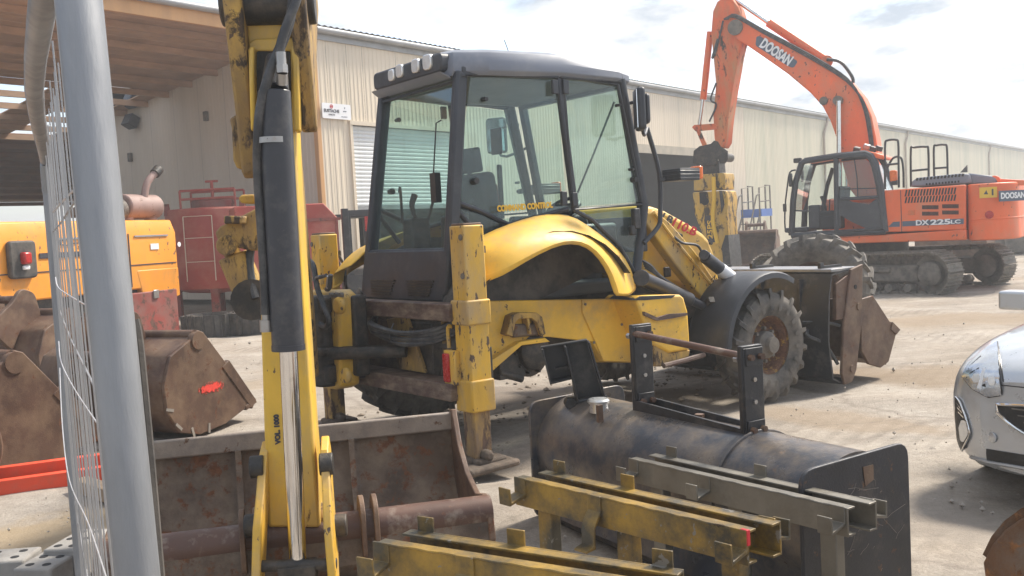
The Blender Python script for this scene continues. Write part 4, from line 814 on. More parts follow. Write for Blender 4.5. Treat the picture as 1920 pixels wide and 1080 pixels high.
b = MB(); b.prism([A(*p, .25) for p in ((430, 222), (440, 216), (478, 218), (478, 236), (458, 240), (458, 300), (478, 298), (478, 314), (444, 316), (437, 300), (434, 240))], (0, .10, 0)); b.build('boom_lock_bracket', YELD, bh, frame=AR, bevel=.01)
b = MB(); b.prism([A(*p, .30) for p in ((446, 372), (452, 365), (478, 364), (478, 382), (452, 381))], (0, .08, 0)); b.build('boom_lug', YELD, bh, frame=AR, bevel=.01)
b = MB(); b.prism([A(*p, .9) for p in ((403, 436), (412, 425), (470, 396), (500, 380), (505, 470), (470, 470), (410, 456))], (0, .06, 0)); b.prism([A(*p, 1.05) for p in ((403, 436), (412, 425), (470, 396), (500, 380), (505, 470), (470, 470), (410, 456))], (0, .06, 0)); b.build('cylinder_bracket', YELD, bh, frame=AR, bevel=.01)
b = MB(); b.cyl(A(425, 460, .88), A(425, 460, 1.15), .055, n=16); b.cyl(A(430, 462, 1.0), A(440, 485, 1.0), .045, n=14); b.cyl(A(438, 478, 1.0), A(476, 568, 1.0), .085, n=20); b.cyl(A(442, 405, .9), A(442, 420, .9), .06, n=14); b.build('boom_cylinder', YELD, bh, frame=AR, bevel=.008)
b = MB(); b.cyl(A(472, 562, .9), A(472, 562, 1.15), .11, n=18); b.build('cylinder_clevis', GREASE, bh, frame=AR)
b = MB(); b.tube([A(474, 440, .95), A(468, 500, .95), A(480, 560, .9)], .022, 8, 4); b.build('boom_hose', HOSE, bh, frame=AR)
# bucket cylinder on the face of the dipper
yc = -.17
b = MB(); a0, a1 = A(514, 170, yc), A(541, 655, yc); b.cyl(a0, a1, .068, n=28); b.cyl(A(518, 110, yc+.1), A(515, 172, yc+.01), .045, .06, 16); bc = b.build('bucket_cylinder', BARREL, bh, frame=AR, bevel=.006)
d_ = (Vector(a1)-Vector(a0)).normalized()
b = MB(); b.cyl(Vector(a1)-d_*.02, Vector(a1)+d_*.004, .0705, n=28); b.build('cylinder_gland', BARREL, bc, frame=AR)
b = MB(); b.cyl(Vector(a1)-d_*.05, A(560, 1080, yc), .0385, n=28); b.build('cylinder_rod', CHROME, bc, frame=AR)
pq = Vector(A(514, 264, yc)); b = MB(); b.lathe([(.074, -.012), (.074, .012), (.070, .012), (.070, -.012)], pq, d_, 28); b.build('hose_clamp', STEEL, bc, frame=AR)
b = MB(); b.tube([A(552, -60, yc), A(548, 10, yc), A(537, 60, yc-.02), (A(508, 130, yc-.05)), A(489, 200, yc-.05), A(484, 262, yc-.03), A(484, 330, yc), A(492, 450, yc), A(497, 540, yc), A(498, 590, yc)], .021, 10, 6); b.build('cylinder_hose', HOSE, bc, frame=AR)
b = MB(); b.tube([A(570, -60, yc), A(556, 0, yc-.04), A(540, 40, yc-.06), A(527, 80, yc-.07), A(526, 100, yc-.07)], .019, 10, 6); b.build('cylinder_hose', HOSE, bc, frame=AR)
b = MB(); b.cyl(A(526, 98, yc-.07), A(528, 125, yc-.07), .021, n=10); b.cyl(A(528, 122, yc-.07), A(529, 137, yc-.07), .026, n=6); b.cyl(A(529, 137, yc-.06), A(529, 158, yc-.04), .023, n=12); b.build('hose_fitting', STEEL, bc, frame=AR)
b = MB(); b.cyl(A(498, 570, yc), A(499, 605, yc), .018, n=10); b.cyl(A(499, 600, yc), A(500, 622, yc), .028, n=12); b.build('hose_fitting', STEEL, bc, frame=AR)
# link plates round the dipper nose
def link_plate(u0, v0, u1, v1, nm):
    p0 = A(u0, v0, -.05); p1 = A(u1, v1, -.05); b = MB(); x0, x1 = p0[0], p1[0]
    prof = [(.10, p0[2]+.02), (-.02, p0[2]-.02), (-.10, p0[2]-.15), (-.22, (p0[2]+p1[2])/2), (-.28, p1[2]), (-.16, p1[2]-.03), (-.05, p1[2]+.12), (.06, p0[2]-.2), (.14, p0[2]-.05)]
    P = [(x0+(x1-x0)*(p0[2]-z)/(p0[2]-p1[2])-.018, y, z) for y, z in prof]; b.prism(P, (.036, 0, 0)); b.build(nm, YELW, bh, frame=AR, bevel=.006)
link_plate(491, 848, 492, 1090, 'tipping_link'); link_plate(606, 838, 632, 1090, 'tipping_link')
b = MB()
for u, v in ((482, 875), (472, 985), (612, 870), (638, 985)): q = A(u, v, -.03); b.cyl((q[0]-.03, -.03, q[2]), (q[0]+.03, -.03, q[2]), .05, n=16)
b.cyl(A(480, 1062, -.20), A(632, 1057, -.20), .025, n=14); q = A(559, 1070, yc); b.box(q, (.16, .12, .07)); b.build('link_pin', GREASE, bh, frame=AR, bevel=.006)

# ditching bucket: mouth up, lip away from the camera
BK = Fr(-1.06, 4.58, 0, .24)
BX0, BX1 = -.90, .86
cs = [(.56, .64), (.555, .46), (.51, .28), (.38, .11), (.14, .035), (-.08, .03), (-.26, .07), (-.34, .17), (-.31, .30)]
ii = [(y_*.94-.0, z*.98+.02) for y_, z in cs]
b = MB(); b.sheet([[(BX0, y_, z) for y_, z in cs], [((BX0*2+BX1)/3, y_-.004, z+.004) for y_, z in cs], [((BX0+BX1*2)/3, y_+.003, z) for y_, z in cs], [(BX1, y_, z) for y_, z in cs]], .022); dbk = b.build('ditching_bucket', MUD, bh, frame=BK, smooth=50)
b = MB(); b.box(((BX0+BX1)/2, .535, .60), (BX1-BX0, .03, .10)); b.build('bucket_lip', mat('lip_steel', (.20, .165, .14), .6, rust=.3, dirt=.4, scale=4), dbk, frame=BK, bevel=.01)
for x_ in (BX0, BX1-.03):
    sp_ = [(.56, .66), (.50, .67), (.38, .50), (.20, .39), (-.05, .34), (-.22, .38), (-.33, .35), (-.37, .20), (-.27, .06), (-.08, .01), (.14, .015), (.37, .10), (.52, .29), (.575, .5)]
    b = MB(); b.yz(sp_, x_, x_+.03); b.build('bucket_side', RUST, dbk, frame=BK, bevel=.006)
b = MB(); b.cyl((BX0, -.27, .31), (BX1, -.27, .31), .075, n=24); b.build('torque_tube', PIPE, dbk, frame=BK)
for x_ in (-.22, .25, -.28, .31):
    b = MB(); b.yz(rounded([(-.40, .18), (-.38, .42), (-.28, .47), (-.16, .40), (-.12, .18)], .07), x_-.012, x_+.012); b.build('hinge_ear', RUST, dbk, frame=BK, bevel=.004)
for x_ in (-.33, .26): b = MB(); b.prism([(x_, .52, .56), (x_, .49, .28), (x_, .33, .09), (x_, .29, .12), (x_, .46, .30), (x_, .50, .56)], (.03, 0, 0)); b.build('bucket_gusset', MUD, dbk, frame=BK)

# ================================================================== EXCAVATOR
EU = Fr(7.83, 20.47, -.05, -.55); ET = Fr(7.83, 20.47, -.05, -.87)      # upper body and undercarriage headings; x runs to the tail
ex = thing('crawler_excavator', 'orange crawler excavator with raised boom and yellow crusher jaw', 'excavator', EU)
Z8 = lambda x, y: (1440+x/3.177, 240+y/3.177)
Z1 = lambda x, y: (1260+x/1.9288, y/1.9288)
E8 = lambda x, y, yy=-1.3: EU.y(*Z8(x, y), yy)
E1 = lambda x, y, yy=-.27: EU.y(*Z1(x, y), yy)
XS = E8(1180, 500)[0]                                                      # seam to the counterweight
zt_, zb_ = E8(1180, 337)[2], E8(1180, 667)[2]
xf = E8(130, 660)[0]
b = MB(); b.xz([E8(690, 372), E8(1178, 337), E8(1178, 606), E8(690, 622)], -1.3, -.45); hs = b.build('engine_side_panel', ORG, ex, bevel=.025)
b = MB(); b.xz([E8(690, 372), E8(1178, 337), E8(1178, 606), E8(690, 622)], .35, 1.3); b.build('engine_side_panel', ORG, ex, bevel=.025)
b = MB(); b.xz([(xf, zb_+.12), (XS-.005, zb_+.20), (XS-.005, zb_), (xf, zb_+.02)], -1.31, 1.3); b.build('deck_skirt', ORG, ex, bevel=.02)
b = MB(); b.xz([(.2, zt_-.05), (XS, zt_-.03), (XS, zb_+.1), (.2, zb_+.1)], -.45, .35); b.build('engine_bay', UND, ex)
b = MB(); b.box(((.0+xf)/2+.2, .75, (zb_+zt_)/2-.05), (abs(xf)-.2, 1.05, zt_-zb_-.1)); b.build('fuel_tank', ORG, ex, bevel=.04)
b = MB(); p = E8(793, 480); b.box((p[0], -1.302, (zt_+zb_)/2+.08), (.012, .006, zt_-zb_-.22)); b.build('panel_seam', INKB, hs)
b = MB()
for r_, (y0, y1, s0) in enumerate(((358, 402, 825), (400, 442, 825))):
    for k in range(17):
        xx = s0+k*18.2; q0 = E8(xx, y0+11-k*.9+ (12 if False else 0), -1.305); q1 = E8(xx-8, y1-k*.9+6, -1.305)
        b.prism([(q0[0]-.012, -1.305, q0[2]), (q0[0]+.018, -1.305, q0[2]), (q1[0]+.018, -1.305, q1[2]), (q1[0]-.012, -1.305, q1[2])], (0, .01, 0))
for gx_, gy_ in ((967, 472), (1087, 466), (967, 510), (1087, 503)):
    for k in range(14):
        q = E8(gx_-46+k*7, gy_, -1.304); b.box(q, (.016, .008, .075))
tag(b.build('grille_slots', VOID, hs, smooth=0), kind='stuff')
b = MB(); b.prism([E8(800, 556, -1.305), E8(1166, 539, -1.305), E8(1166, 572, -1.305), E8(800, 586, -1.305)], (0, .004, 0)); b.prism([E8(715, 590, -1.305), E8(745, 560, -1.305), E8(785, 557, -1.305), E8(785, 588, -1.305)], (0, .004, 0)); b.build('model_stripe', SLATE, hs)
dm = lambda x, y, yy=-1.310: EU.mat @ axes(E8(x, y, yy), (1, 0, -.0), (0, 0, 1))
text('DX', .14, WHITE, hs, dm(917, 565), bold=.005, width=.24); text('225', .14, WHITE, hs, dm(1028, 561), bold=.005, width=.36); text('LC', .10, WHITE, hs, dm(1117, 559), bold=.003, width=.17)
b = MB(); b.box(E8(855, 505, -1.303), (.13, .01, .09)); b.build('panel_latch', ORGW, hs, bevel=.005)
# counterweight
pts = rounded([(XS+.008, -1.305), (XS+.55, -1.305), (XS+.86, -.95), (XS+.92, 0), (XS+.86, .95), (XS+.55, 1.305), (XS+.008, 1.305)], .35, 6)
b = MB(); b.prism([(x, y, zb_-.02) for x, y in pts], (0, 0, zt_-zb_+.02)); cwt = b.build('counterweight', ORG, ex, bevel=.03, seg=3)
b = MB(); b.prism([(x*1.0+(.008 if x > XS+.3 else 0), y*1.005, zb_+.36) for x, y in pts], (0, 0, .05)); b.build('counterweight_ridge', ORG, cwt, bevel=.02)
b = MB(); q = E8(1318, 517, -1.33); b.lathe([(.075, 0), (.07, -.012), (.001, -.018)], q, (0, 1, 0), 20); b.build('reflector', LAMPR, cwt)
b = MB(); q = E8(1312, 384, -1.325); b.box(q, (.30, .006, .20)); b.build('warning_sticker', INKY, cwt)
b = MB(); b.prism([E8(1285, 395, -1.329), E8(1300, 370, -1.329), E8(1312, 395, -1.329)], (0, .002, 0)); b.box(E8(1338, 382, -1.329), (.03, .002, .12)); b.build('sticker_mark', INKB, cwt)
q = Vector((XS+.70, -1.15, zt_-.26)); nx = Vector((.66, .75, 0)); bm_ = EU.mat @ axes(q+Vector((.09, -.10, 0)), nx, (0, 0, 1))
b = MB(); b.box((0, 0, 0), (.62, .20, .02)); link('name_plate', b.mesh('name_plate'), SLATE, cwt, mw=bm_); text('DOOSAN', .15, WHITE, cwt, bm_ @ Matrix.Translation((0, 0, .014)), bold=.006, width=.56)
b = MB(); q = E8(1350, 318, -.9); b.lathe([(.05, -.08), (.11, -.08), (.11, .08), (.05, .08)], q, (0, 1, 0), 18); b.bar(q, (q[0]+.5, -.7, q[2]-.06), .14, .1); b.build('lifting_eye', ORG, cwt, bevel=.01)
# engine hood
b = MB(); b.xz([E8(850, 352, -1.1), E8(858, 318, -1.1), E8(885, 297, -1.1), E8(1150, 270, -1.1), E8(1200, 275, -1.1), E8(1215, 330, -1.1)], -1.1, .5); eh = b.build('engine_hood', ROOF, ex, bevel=.03)
b = MB(); b.xz([E8(1190, 268, -1.0), E8(1330, 285, -1.0), E8(1360, 300, -1.0), E8(1365, 330, -1.0), E8(1195, 335, -1.0)], -1.0, .5); b.build('hood_rear_cover', ROOF, eh, bevel=.03)
b = MB()
for k in range(14): q = E8(888+k*21, 306-k*2.0, -1.105); b.box(q, (.035, .02, .055), rotm(0, .3, 0))
for k in range(11): q = E8(945+k*19, 335-k*1.6, -1.103); b.box(q, (.03, .02, .04))
tag(b.build('hood_slots', VOID, eh), kind='stuff')
b = MB(); b.prism([E8(1145, 265, -.3), E8(1185, 220, -.3), E8(1186, 262, -.3)], (0, .12, 0)); b.build('exhaust_stub', UND, ex)
# handrails
def rail(pp, yy, r=.022): b = MB(); b.tube([E8(x, y, yy) for x, y in pp], r, 8, 4); return b.build('handrail', BLK, ex)
rail([(697, 365), (697, 230), (698, 95), (712, 74), (760, 70), (776, 90), (778, 220), (780, 355)], -1.22); rail([(698, 220), (776, 212)], -1.22)
rail([(712, 235), (745, 180), (790, 176), (805, 240), (808, 355)], -.9); rail([(852, 350), (851, 130), (870, 116), (940, 112), (955, 130), (957, 300)], -.6); rail([(855, 255), (957, 245)], -.6)
rail([(990, 290), (988, 120), (1005, 104), (1050, 100), (1066, 120), (1070, 285)], .4); rail([(992, 240), (1068, 235)], .4)
b = MB(); b.box(E8(748, 285, -1.15), (.14, .12, .22)); b.build('side_lamp', LAMPO, ex, bevel=.03)
b = MB(); b.box(E8(755, 325, -1.15), (.1, .1, .1)); b.build('lamp_bracket', BLK, ex)
# cab
CY0, CY1 = -1.3, -.32
sil = [(140, 640), (150, 430), (165, 320), (200, 210), (225, 195), (400, 168), (580, 150), (615, 165), (640, 210), (672, 350), (698, 600), (700, 618)]
for yy in (CY0, CY1):
    b = MB(); P = [E8(x, y, CY0) for x, y in sil]; b.tube([(p[0], yy, p[2]) for p in P], .065, 8); b.tube([(p[0], yy, p[2]) for p in (P[0], P[-1])], .06, 8); b.build('cab_frame', DARK, ex)
b = MB(); P = [E8(*q, CY0) for q in ((190, 205), (225, 185), (400, 160), (590, 138), (640, 146), (690, 165), (690, 185), (640, 180), (600, 160), (400, 172), (215, 203))]; b.xz(P, CY0-.02, CY1+.05); cr_ = b.build('cab_roof', ORG, ex, bevel=.03)
dp_ = [(408, 618), (405, 180), (580, 160), (612, 180), (632, 225), (660, 350), (690, 600)]
b = MB(); b.tube([E8(*q, CY0-.02) for q in dp_], .055, 8, closed=True); b.tube([E8(430, 425, CY0-.02), E8(665, 410, CY0-.02)], .035, 8); b.prism([E8(*q, CY0-.03) for q in ((415, 425), (470, 425), (500, 440), (600, 455), (640, 425), (668, 420), (690, 600), (600, 605), (500, 560), (430, 520), (432, 590), (415, 600))], (0, .04, 0)); b.build('cab_door', DARK, ex)
b = MB(); b.prism([E8(*q, CY0-.01) for q in ((425, 205), (580, 185), (615, 215), (655, 400), (430, 415))], (0, .005, 0)); b.build('door_glass', GL, ex, smooth=0)
b = MB(); b.prism([E8(*q, CY0-.01) for q in ((435, 440), (610, 445), (620, 560), (560, 570), (435, 515))], (0, .005, 0)); b.build('lower_door_glass', GL, ex, smooth=0)
b = MB(); b.tube([E8(515, 190, CY0-.02), E8(530, 300, CY0-.02), E8(535, 410, CY0-.02)], .012, 6); b.tube([E8(430, 365, CY0-.02), E8(650, 358, CY0-.02)], .010, 6); b.build('window_divider', BLK, ex)
b = MB(); P = [E8(*q, CY1) for q in ((160, 600), (170, 330), (215, 225), (390, 190), (390, 600))]; b.prism(P, (0, .005, 0)); b.build('far_side_glass', GLC, ex, smooth=0)
pf0, pf1 = E8(148, 500, CY0), E8(205, 215, CY0); b = MB(); b.prism([(pf0[0], CY0, pf0[2]), (pf0[0], CY1, pf0[2]), (pf1[0], CY1, pf1[2]), (pf1[0], CY0, pf1[2])], (.006, 0, 0)); b.build('windscreen', GLC, ex, smooth=0)
p2_ = E8(640, 215, CY0); p3_ = E8(690, 370, CY0); b = MB(); b.prism([(p2_[0], CY0, p2_[2]), (p2_[0], CY1, p2_[2]), (p3_[0], CY1, p3_[2]), (p3_[0], CY0, p3_[2])], (.006, 0, 0)); b.build('rear_glass', GL, ex, smooth=0)
b = MB(); b.tube([(p[0], CY1, p[2]) for p in (E8(255, 500, CY0), E8(285, 340, CY0), E8(320, 230, CY0))], .045, 8); b.build('far_middle_post', DARK, ex)
b = MB(); b.tube([E8(*q, CY0-.02) for q in ((160, 492), (250, 495))], .016, 6); b.build('window_bar', DARK, ex)
b = MB(); q = E8(370, 560, -.8); b.box((q[0], -.8, q[2]), (.5, .5, .3)); b.box((q[0]+.28, -.8, q[2]+.42), (.16, .5, .62), rotm(0, .12, 0)); b.box((q[0]-.02, -.8, q[2]+.18), (.5, .5, .12)); b.build('operator_seat', SEATM, ex, bevel=.04)
b = MB(); q = E8(280, 530, -.8); b.box((q[0]+.05, -1.0, q[2]), (.24, .16, .5)); b.box((q[0]+.05, -.5, q[2]), (.24, .16, .5)); b.box((q[0]-.3, -.8, q[2]-.25), (.5, .8, .1)); b.build('cab_console', DARK, ex, bevel=.03)
b = MB(); q = E8(330, 440, -.95); b.tube([(q[0]+.05, q[1], q[2]-.2), (q[0], q[1], q[2]), (q[0]-.04, q[1], q[2]+.12)], [.02, .035], 8); b.tube([E8(*k, -1.0) for k in ((365, 500), (368, 425), (395, 418), (400, 500))], .015, 6); b.build('control_lever', BLK, ex)
b = MB(); q = E8(135, 310, -1.35); b.box(q, (.06, .12, .28)); b.box(E8(205, 285, -.35), (.05, .1, .26)); b.build('cab_mirror', BLK, ex, bevel=.02)
b = MB(); b.tube([E8(*k, -1.36) for k in ((132, 625), (103, 600), (102, 470), (115, 350), (130, 265), (165, 250))], .018, 6, 3); b.box(E8(100, 475, -1.36), (.06, .06, .16)); b.build('mirror_rail', BLK, ex)
b = MB(); b.box(E8(178, 194, -1.1), (.16, .14, .10)); b.build('work_lamp', BLK, ex, bevel=.02)
for k, (x_, y_) in enumerate(((530, 128), (588, 112), (625, 125), (660, 122))): b = MB(); b.box(E8(x_, y_, -1.0+.05*k), (.13, .12, .10), rotm(.3, .3, .2*k)); b.build('roof_lamp', BLK if k != 1 else STEEL, cr_, bevel=.015)
# boom, arm, jaw
bo = [(225, 72), (262, 72), (330, 110), (430, 163), (520, 213), (600, 262), (642, 292), (690, 350), (722, 420), (738, 500), (745, 560), (760, 690), (700, 760), (640, 680), (606, 556), (595, 500), (572, 435), (545, 385), (500, 335), (420, 268), (330, 205), (265, 160), (240, 148), (218, 118)]
b = MB(); b.xz([E1(*q) for q in bo], -.27, .27); bm = b.build('boom', ORG, ex, bevel=.03)
b = MB(); q = E1(230, 100); b.cyl((q[0], -.32, q[2]), (q[0], .32, q[2]), .17, n=20); q = E1(603, 365); b.cyl((q[0], -.40, q[2]), (q[0], .40, q[2]), .10, n=16); q = E1(548, 365, -.29); b.cyl((q[0], -.30, q[2]), (q[0], .30, q[2]), .09, n=14); b.build('boom_boss', UND, bm)
q0, q1 = E1(603, 365, -.38), E1(606, 700, -.38)
for s in (-.38, .38): b = MB(); b.cyl((q0[0], s, q0[2]), (q1[0], s, q1[2]), .055, n=16); b.build('boom_cylinder_rod', CHROME, bm)
b = MB(); P = rounded([(305, 132), (318, 130), (455, 222), (440, 245), (425, 242), (302, 165)], 8); b.prism([E1(*q, -.275) for q in P], (0, .004, 0)); b.build('name_plate', SLATE, bm)
hx = Vector(E1(440, 232))-Vector(E1(315, 148)); text('DOOSAN', .30, WHITE, bm, EU.mat @ axes(E1(376, 189, -.28), hx, (0, 0, 1)), bold=.012, width=.80)
ap = [(145, 40), (160, 5), (185, -14), (215, -8), (238, 25), (248, 60), (250, 150), (236, 210), (215, 330), (200, 430), (192, 515), (180, 535), (160, 532), (150, 500), (146, 420), (156, 300), (146, 200), (138, 120)]
b = MB(); b.xz([E1(*q) for q in ap], -.23, .23); am = b.build('arm', ORGW, ex, bevel=.03)
b = MB(); b.cyl(E1(228, -2, 0), E1(355, 87, 0), .05, n=16); b.build('arm_cylinder_rod', CHROME, ex); b = MB(); b.cyl(E1(350, 82, 0), E1(572, 228, 0), .10, n=18); b.cyl(E1(560, 222, -.15), E1(560, 222, .15), .13, n=16); b.build('arm_cylinder', ORG, ex)
b = MB(); b.cyl(E1(138, 115, 0), E1(113, 360, 0), .075, n=16); b.build('jaw_cylinder', ORG, ex); b = MB(); b.cyl(E1(113, 355, 0), E1(99, 452, 0), .045, n=14); b.build('jaw_cylinder_rod', CHROME, ex)
b = MB()
for s in (-.26, .22): b.prism([E1(*q, s) for q in ((72, 460), (80, 452), (150, 447), (165, 455), (160, 468), (85, 475))], (0, .04, 0)); b.prism([E1(*q, s) for q in ((84, 465), (98, 465), (125, 522), (110, 528))], (0, .04, 0))
b.build('linkage', ORGW, ex)
b = MB()
for s in (-.26, .20): b.prism([E1(*q, s) for q in ((78, 545), (100, 528), (140, 520), (152, 508), (165, 512), (175, 530), (200, 545), (202, 575), (190, 592), (172, 590), (165, 572), (160, 600), (100, 600), (74, 590))], (0, .06, 0))
b.xz([E1(*q) for q in ((105, 580), (165, 580), (170, 632), (108, 632))], -.22, .22); q = E1(183, 568); b.cyl((q[0], -.28, q[2]), (q[0], .28, q[2]), .10, n=16); b.build('quick_coupler', GREASE, ex, bevel=.01)
JAW = mat('crusher_yellow', (.56, .34, .05), .6, var=.3, rust=.48, rustcol=(.06, .045, .03), dirt=.35, dirtcol=(.34, .25, .12), scale=1.8, bump=.2, streak=2)
b = MB(); b.xz([E1(*q) for q in ((82, 640), (92, 632), (192, 625), (196, 640), (194, 685), (82, 690))], -.34, .34); b.build('jaw_head', JAW, ex, bevel=.02)
b = MB(); b.xz([E1(*q) for q in ((78, 695), (200, 690), (206, 720), (203, 780), (214, 960), (205, 985), (130, 985), (118, 860), (85, 770))], -.36, .36); jw = b.build('crusher_body', JAW, ex, bevel=.03)
b = MB(); b.xz([E1(*q, -.36) for q in ((172, 690), (182, 690), (190, 740), (180, 770))], -.39, -.35); b.xz([E1(*q, -.36) for q in ((195, 850), (205, 850), (215, 965), (190, 985), (182, 890))], -.40, .4); b.build('jaw_plate', BLK, jw)
b = MB(); q = E1(120, 728, -.37); b.lathe([(.09, 0), (.09, -.02), (.001, -.02)], q, (0, 1, 0), 16); b.box(E1(112, 715, -.37), (.16, .01, .26)); b.build('jaw_recess', VOID, jw)
b = MB(); b.tube([E1(150, 640, -.38), E1(152, 720, -.40), E1(148, 800, -.40), E1(165, 880, -.38)], .05, 8, 4); b.build('jaw_hose', INKY, jw)
b = MB(); q = E1(138, 828, -.365); b.box(q, (.20, .004, .62), rotm(0, -.05, 0)); b.build('decal_panel', INKB, jw)
text('25PS', .17, INKY, jw, EU.mat @ axes(E1(138, 830, -.372), (0.03, 0, 1), (-1, 0, 0.03)), bold=.004, width=.42)
b = MB()
for k in range(3): b.tube([E1(188+6*k, 70, -.3), E1(230, 62-4*k, -.3), E1(330, 118-5*k, -.3), E1(430, 172-6*k, -.3), E1(560, 245-6*k, -.3), E1(650, 310-4*k, -.3), E1(705-4*k, 400, -.3), E1(728-4*k, 540, -.3)], .025, 6, 4)
b.tube([E1(560, 215, -.2), E1(610, 225, -.2), E1(650, 275, -.2), E1(655, 300, -.2)], .035, 8, 5); b.tube([E1(185, 75, -.26), E1(160, 180, -.26), E1(145, 210, -.26), E1(165, 140, -.26)], .022, 6, 5); b.tube([E1(160, 300, -.26), E1(140, 360, -.28), E1(160, 380, -.26), E1(135, 440, -.26)], .022, 6, 5)
b.build('boom_hoses', HOSE, bm)
# undercarriage
b = MB(); b.cyl((0, 0, .75), (0, 0, 1.02), .62, n=32); b.build('swing_ring', GREASE, ex)
b = MB(); b.box((0, 0, .62), (1.3, 2.0, .3)); b.build('car_body', UND, ex, frame=ET, bevel=.05)
sh_ = MB(); sh_.box((0, 0, .0), (.178, .60, .022))
for gx_ in (-.07, 0, .07): sh_.box((gx_, 0, .022), (.014, .60, .030))
sh_.box((0, .10, -.035), (.15, .05, .06)); sh_.box((0, -.10, -.035), (.15, .05, .06)); shm = sh_.mesh('track_shoe')
LX, RR = 1.80, .41; per = 4*LX+2*math.pi*RR; NS = 52
for s in (-1, 1):
    cyy = s*1.195
    b = MB(); b.box((0, cyy, .44), (3.1, .24, .34)); b.box((0, cyy, .52), (2.0, .34, .14)); tf = b.build('track_frame', UND, ex, frame=ET, bevel=.04)
    b = MB()
    for sd_ in (-1, 1): b.lathe([(.36, .06), (.36, -.06), (.25, -.07), (.23, -.19), (.20, -.21), (.001, -.21)], (LX, cyy, .44), (0, 1 if sd_ < 0 else -1, 0), 28)
    b.build('sprocket', UND, tf, frame=ET)
    b = MB(); b.lathe([(.33, .08), (.35, .05), (.35, -.05), (.33, -.08), (.001, -.09)], (-LX, cyy, .44), (0, 1, 0), 28); b.lathe([(.33, .08), (.001, .09)], (-LX, cyy, .44), (0, 1, 0), 28); b.build('idler', UND, tf, frame=ET)
    for k in range(8): b = MB(); b.lathe([(.001, -.17), (.08, -.17), (.09, -.10), (.075, -.09), (.075, .09), (.09, .10), (.08, .17), (.001, .17)], (-1.35+k*.385, cyy, .16), (0, 1, 0), 16); b.build('track_roller', UND, tf, frame=ET)
    for xx in (-.7, .7): b = MB(); b.lathe([(.001, -.15), (.07, -.15), (.07, .15), (.001, .15)], (xx, cyy, .78), (0, 1, 0), 14); b.build('carrier_roller', UND, tf, frame=ET)
    for k in range(NS):
        d = per*k/NS
        if d < 2*LX: x, z, a = LX-d, .44-RR, math.pi
        elif d < 2*LX+math.pi*RR: t = (d-2*LX)/RR; x, z, a = -LX-RR*math.sin(t), .44-RR*math.cos(t), math.pi+t
        elif d < 4*LX+math.pi*RR: x, z, a = -LX+(d-2*LX-math.pi*RR), .44+RR-.025*math.sin(math.pi*(d-2*LX-math.pi*RR)/(2*LX)), 0
        else: t = (d-4*LX-math.pi*RR)/RR; x, z, a = LX+RR*math.sin(t), .44+RR*math.cos(t), t
        link('track_shoe', shm, TRK, tf, mw=ET.mat @ Matrix.Translation((x, cyy, z)) @ Matrix.Rotation(a, 4, 'Y'), smooth=0)

# ================================================================== LOOSE WHEEL
TW = Fr(at(1530, 520, 12.25)[0], 12.25, .695, -.5)
lw = thing('loose_wheel', 'big loose tractor wheel with chevron tread standing behind the loader bucket', 'wheel', TW)
wheel(lw, TW, (0, 0, 0), .70, .52, .36, 20, RUBD, RUST, .12, name='wheel_body', hub=False, lug=.05)
for c in list(lw.children):
    for g_ in list(c.children):
        mw = WM[g_.name]; g_.parent = lw; g_.matrix_parent_inverse = Matrix(); g_.matrix_local = WM[lw.name].inverted() @ mw
    bpy.data.objects.remove(c)

# ================================================================== EXCAVATOR BUCKETS LYING IN THE YARD
def bucket(name, label, fr, w, sc, m, group=None, ears=True, slots=0, teeth=False, mirror=False):
    """lying bucket; x across its width, y from back to mouth, resting on its floor"""
    t = thing(name, label, 'bucket', fr, group); c = [(-.02, .95), (-.36, .80), (-.47, .55), (-.45, .30), (-.30, .09), (-.05, .02), (.30, .05), (.66, .16)]
    c = [(y*sc, z*sc) for y, z in c]; h = w/2; N_ = 12
    cc = []
    for i in range(len(c)-1):
        for k in range(3): cc.append(tuple(np.array(c[i])*(1-k/3)+np.array(c[i+1])*k/3))
    cc.append(c[-1])
    b = MB(); b.sheet([[(x, y, z) for y, z in cc] for x in (-h, -h/3, h/3, h)], .025*sc); sh0 = b.build('shell', m, t, smooth=60)
    side = c+[(.72*sc, .22*sc), (.08*sc, .97*sc), (0, 1.0*sc)]
    for x in (-h-.02, h):
        b = MB(); b.yz(side, x, x+.025*sc+.01); b.build('side_plate', m, t, bevel=.008)
        b = MB(); b.yz([(.69*sc, .12*sc), (.76*sc, .20*sc), (.40*sc, .66*sc), (.30*sc, .60*sc)], x-.008, x+.025*sc+.018); b.build('side_cutter', m, t, bevel=.006)
        b = MB(); b.cyl((x-.012, .0, .90*sc), (x+.025*sc+.022, .0, .90*sc), .085*sc, n=24); b.build('side_boss', m, t)
    b = MB(); b.box((0, .68*sc, .17*sc), (w+.08, .17*sc, .05*sc), rotm(.3, 0, 0)); b.build('cutting_edge', m, t, bevel=.006)
    b = MB(); b.cyl((-h, .0, .95*sc), (h, .0, .95*sc), .05*sc, n=16); b.build('lip_tube', m, t)
    if ears:
        for x in (-.22*sc, .22*sc):
            b = MB(); b.yz(rounded([(-.05*sc, .90*sc), (-.12*sc, 1.18*sc), (-.30*sc, 1.24*sc), (-.42*sc, 1.10*sc), (-.62*sc, .98*sc), (-.70*sc, .82*sc), (-.58*sc, .70*sc), (-.47*sc, .60*sc), (-.36*sc, .80*sc)], .07*sc), x-.025*sc, x+.025*sc); b.build('hinge_ear', m, t, bevel=.008)
        for y, z in ((-.22, 1.12), (-.60, .84)): b = MB(); b.cyl((-.24*sc, y*sc, z*sc), (.24*sc, y*sc, z*sc), .04*sc, n=16); b.build('hinge_pin', PIPE, t)
    return t, c, side
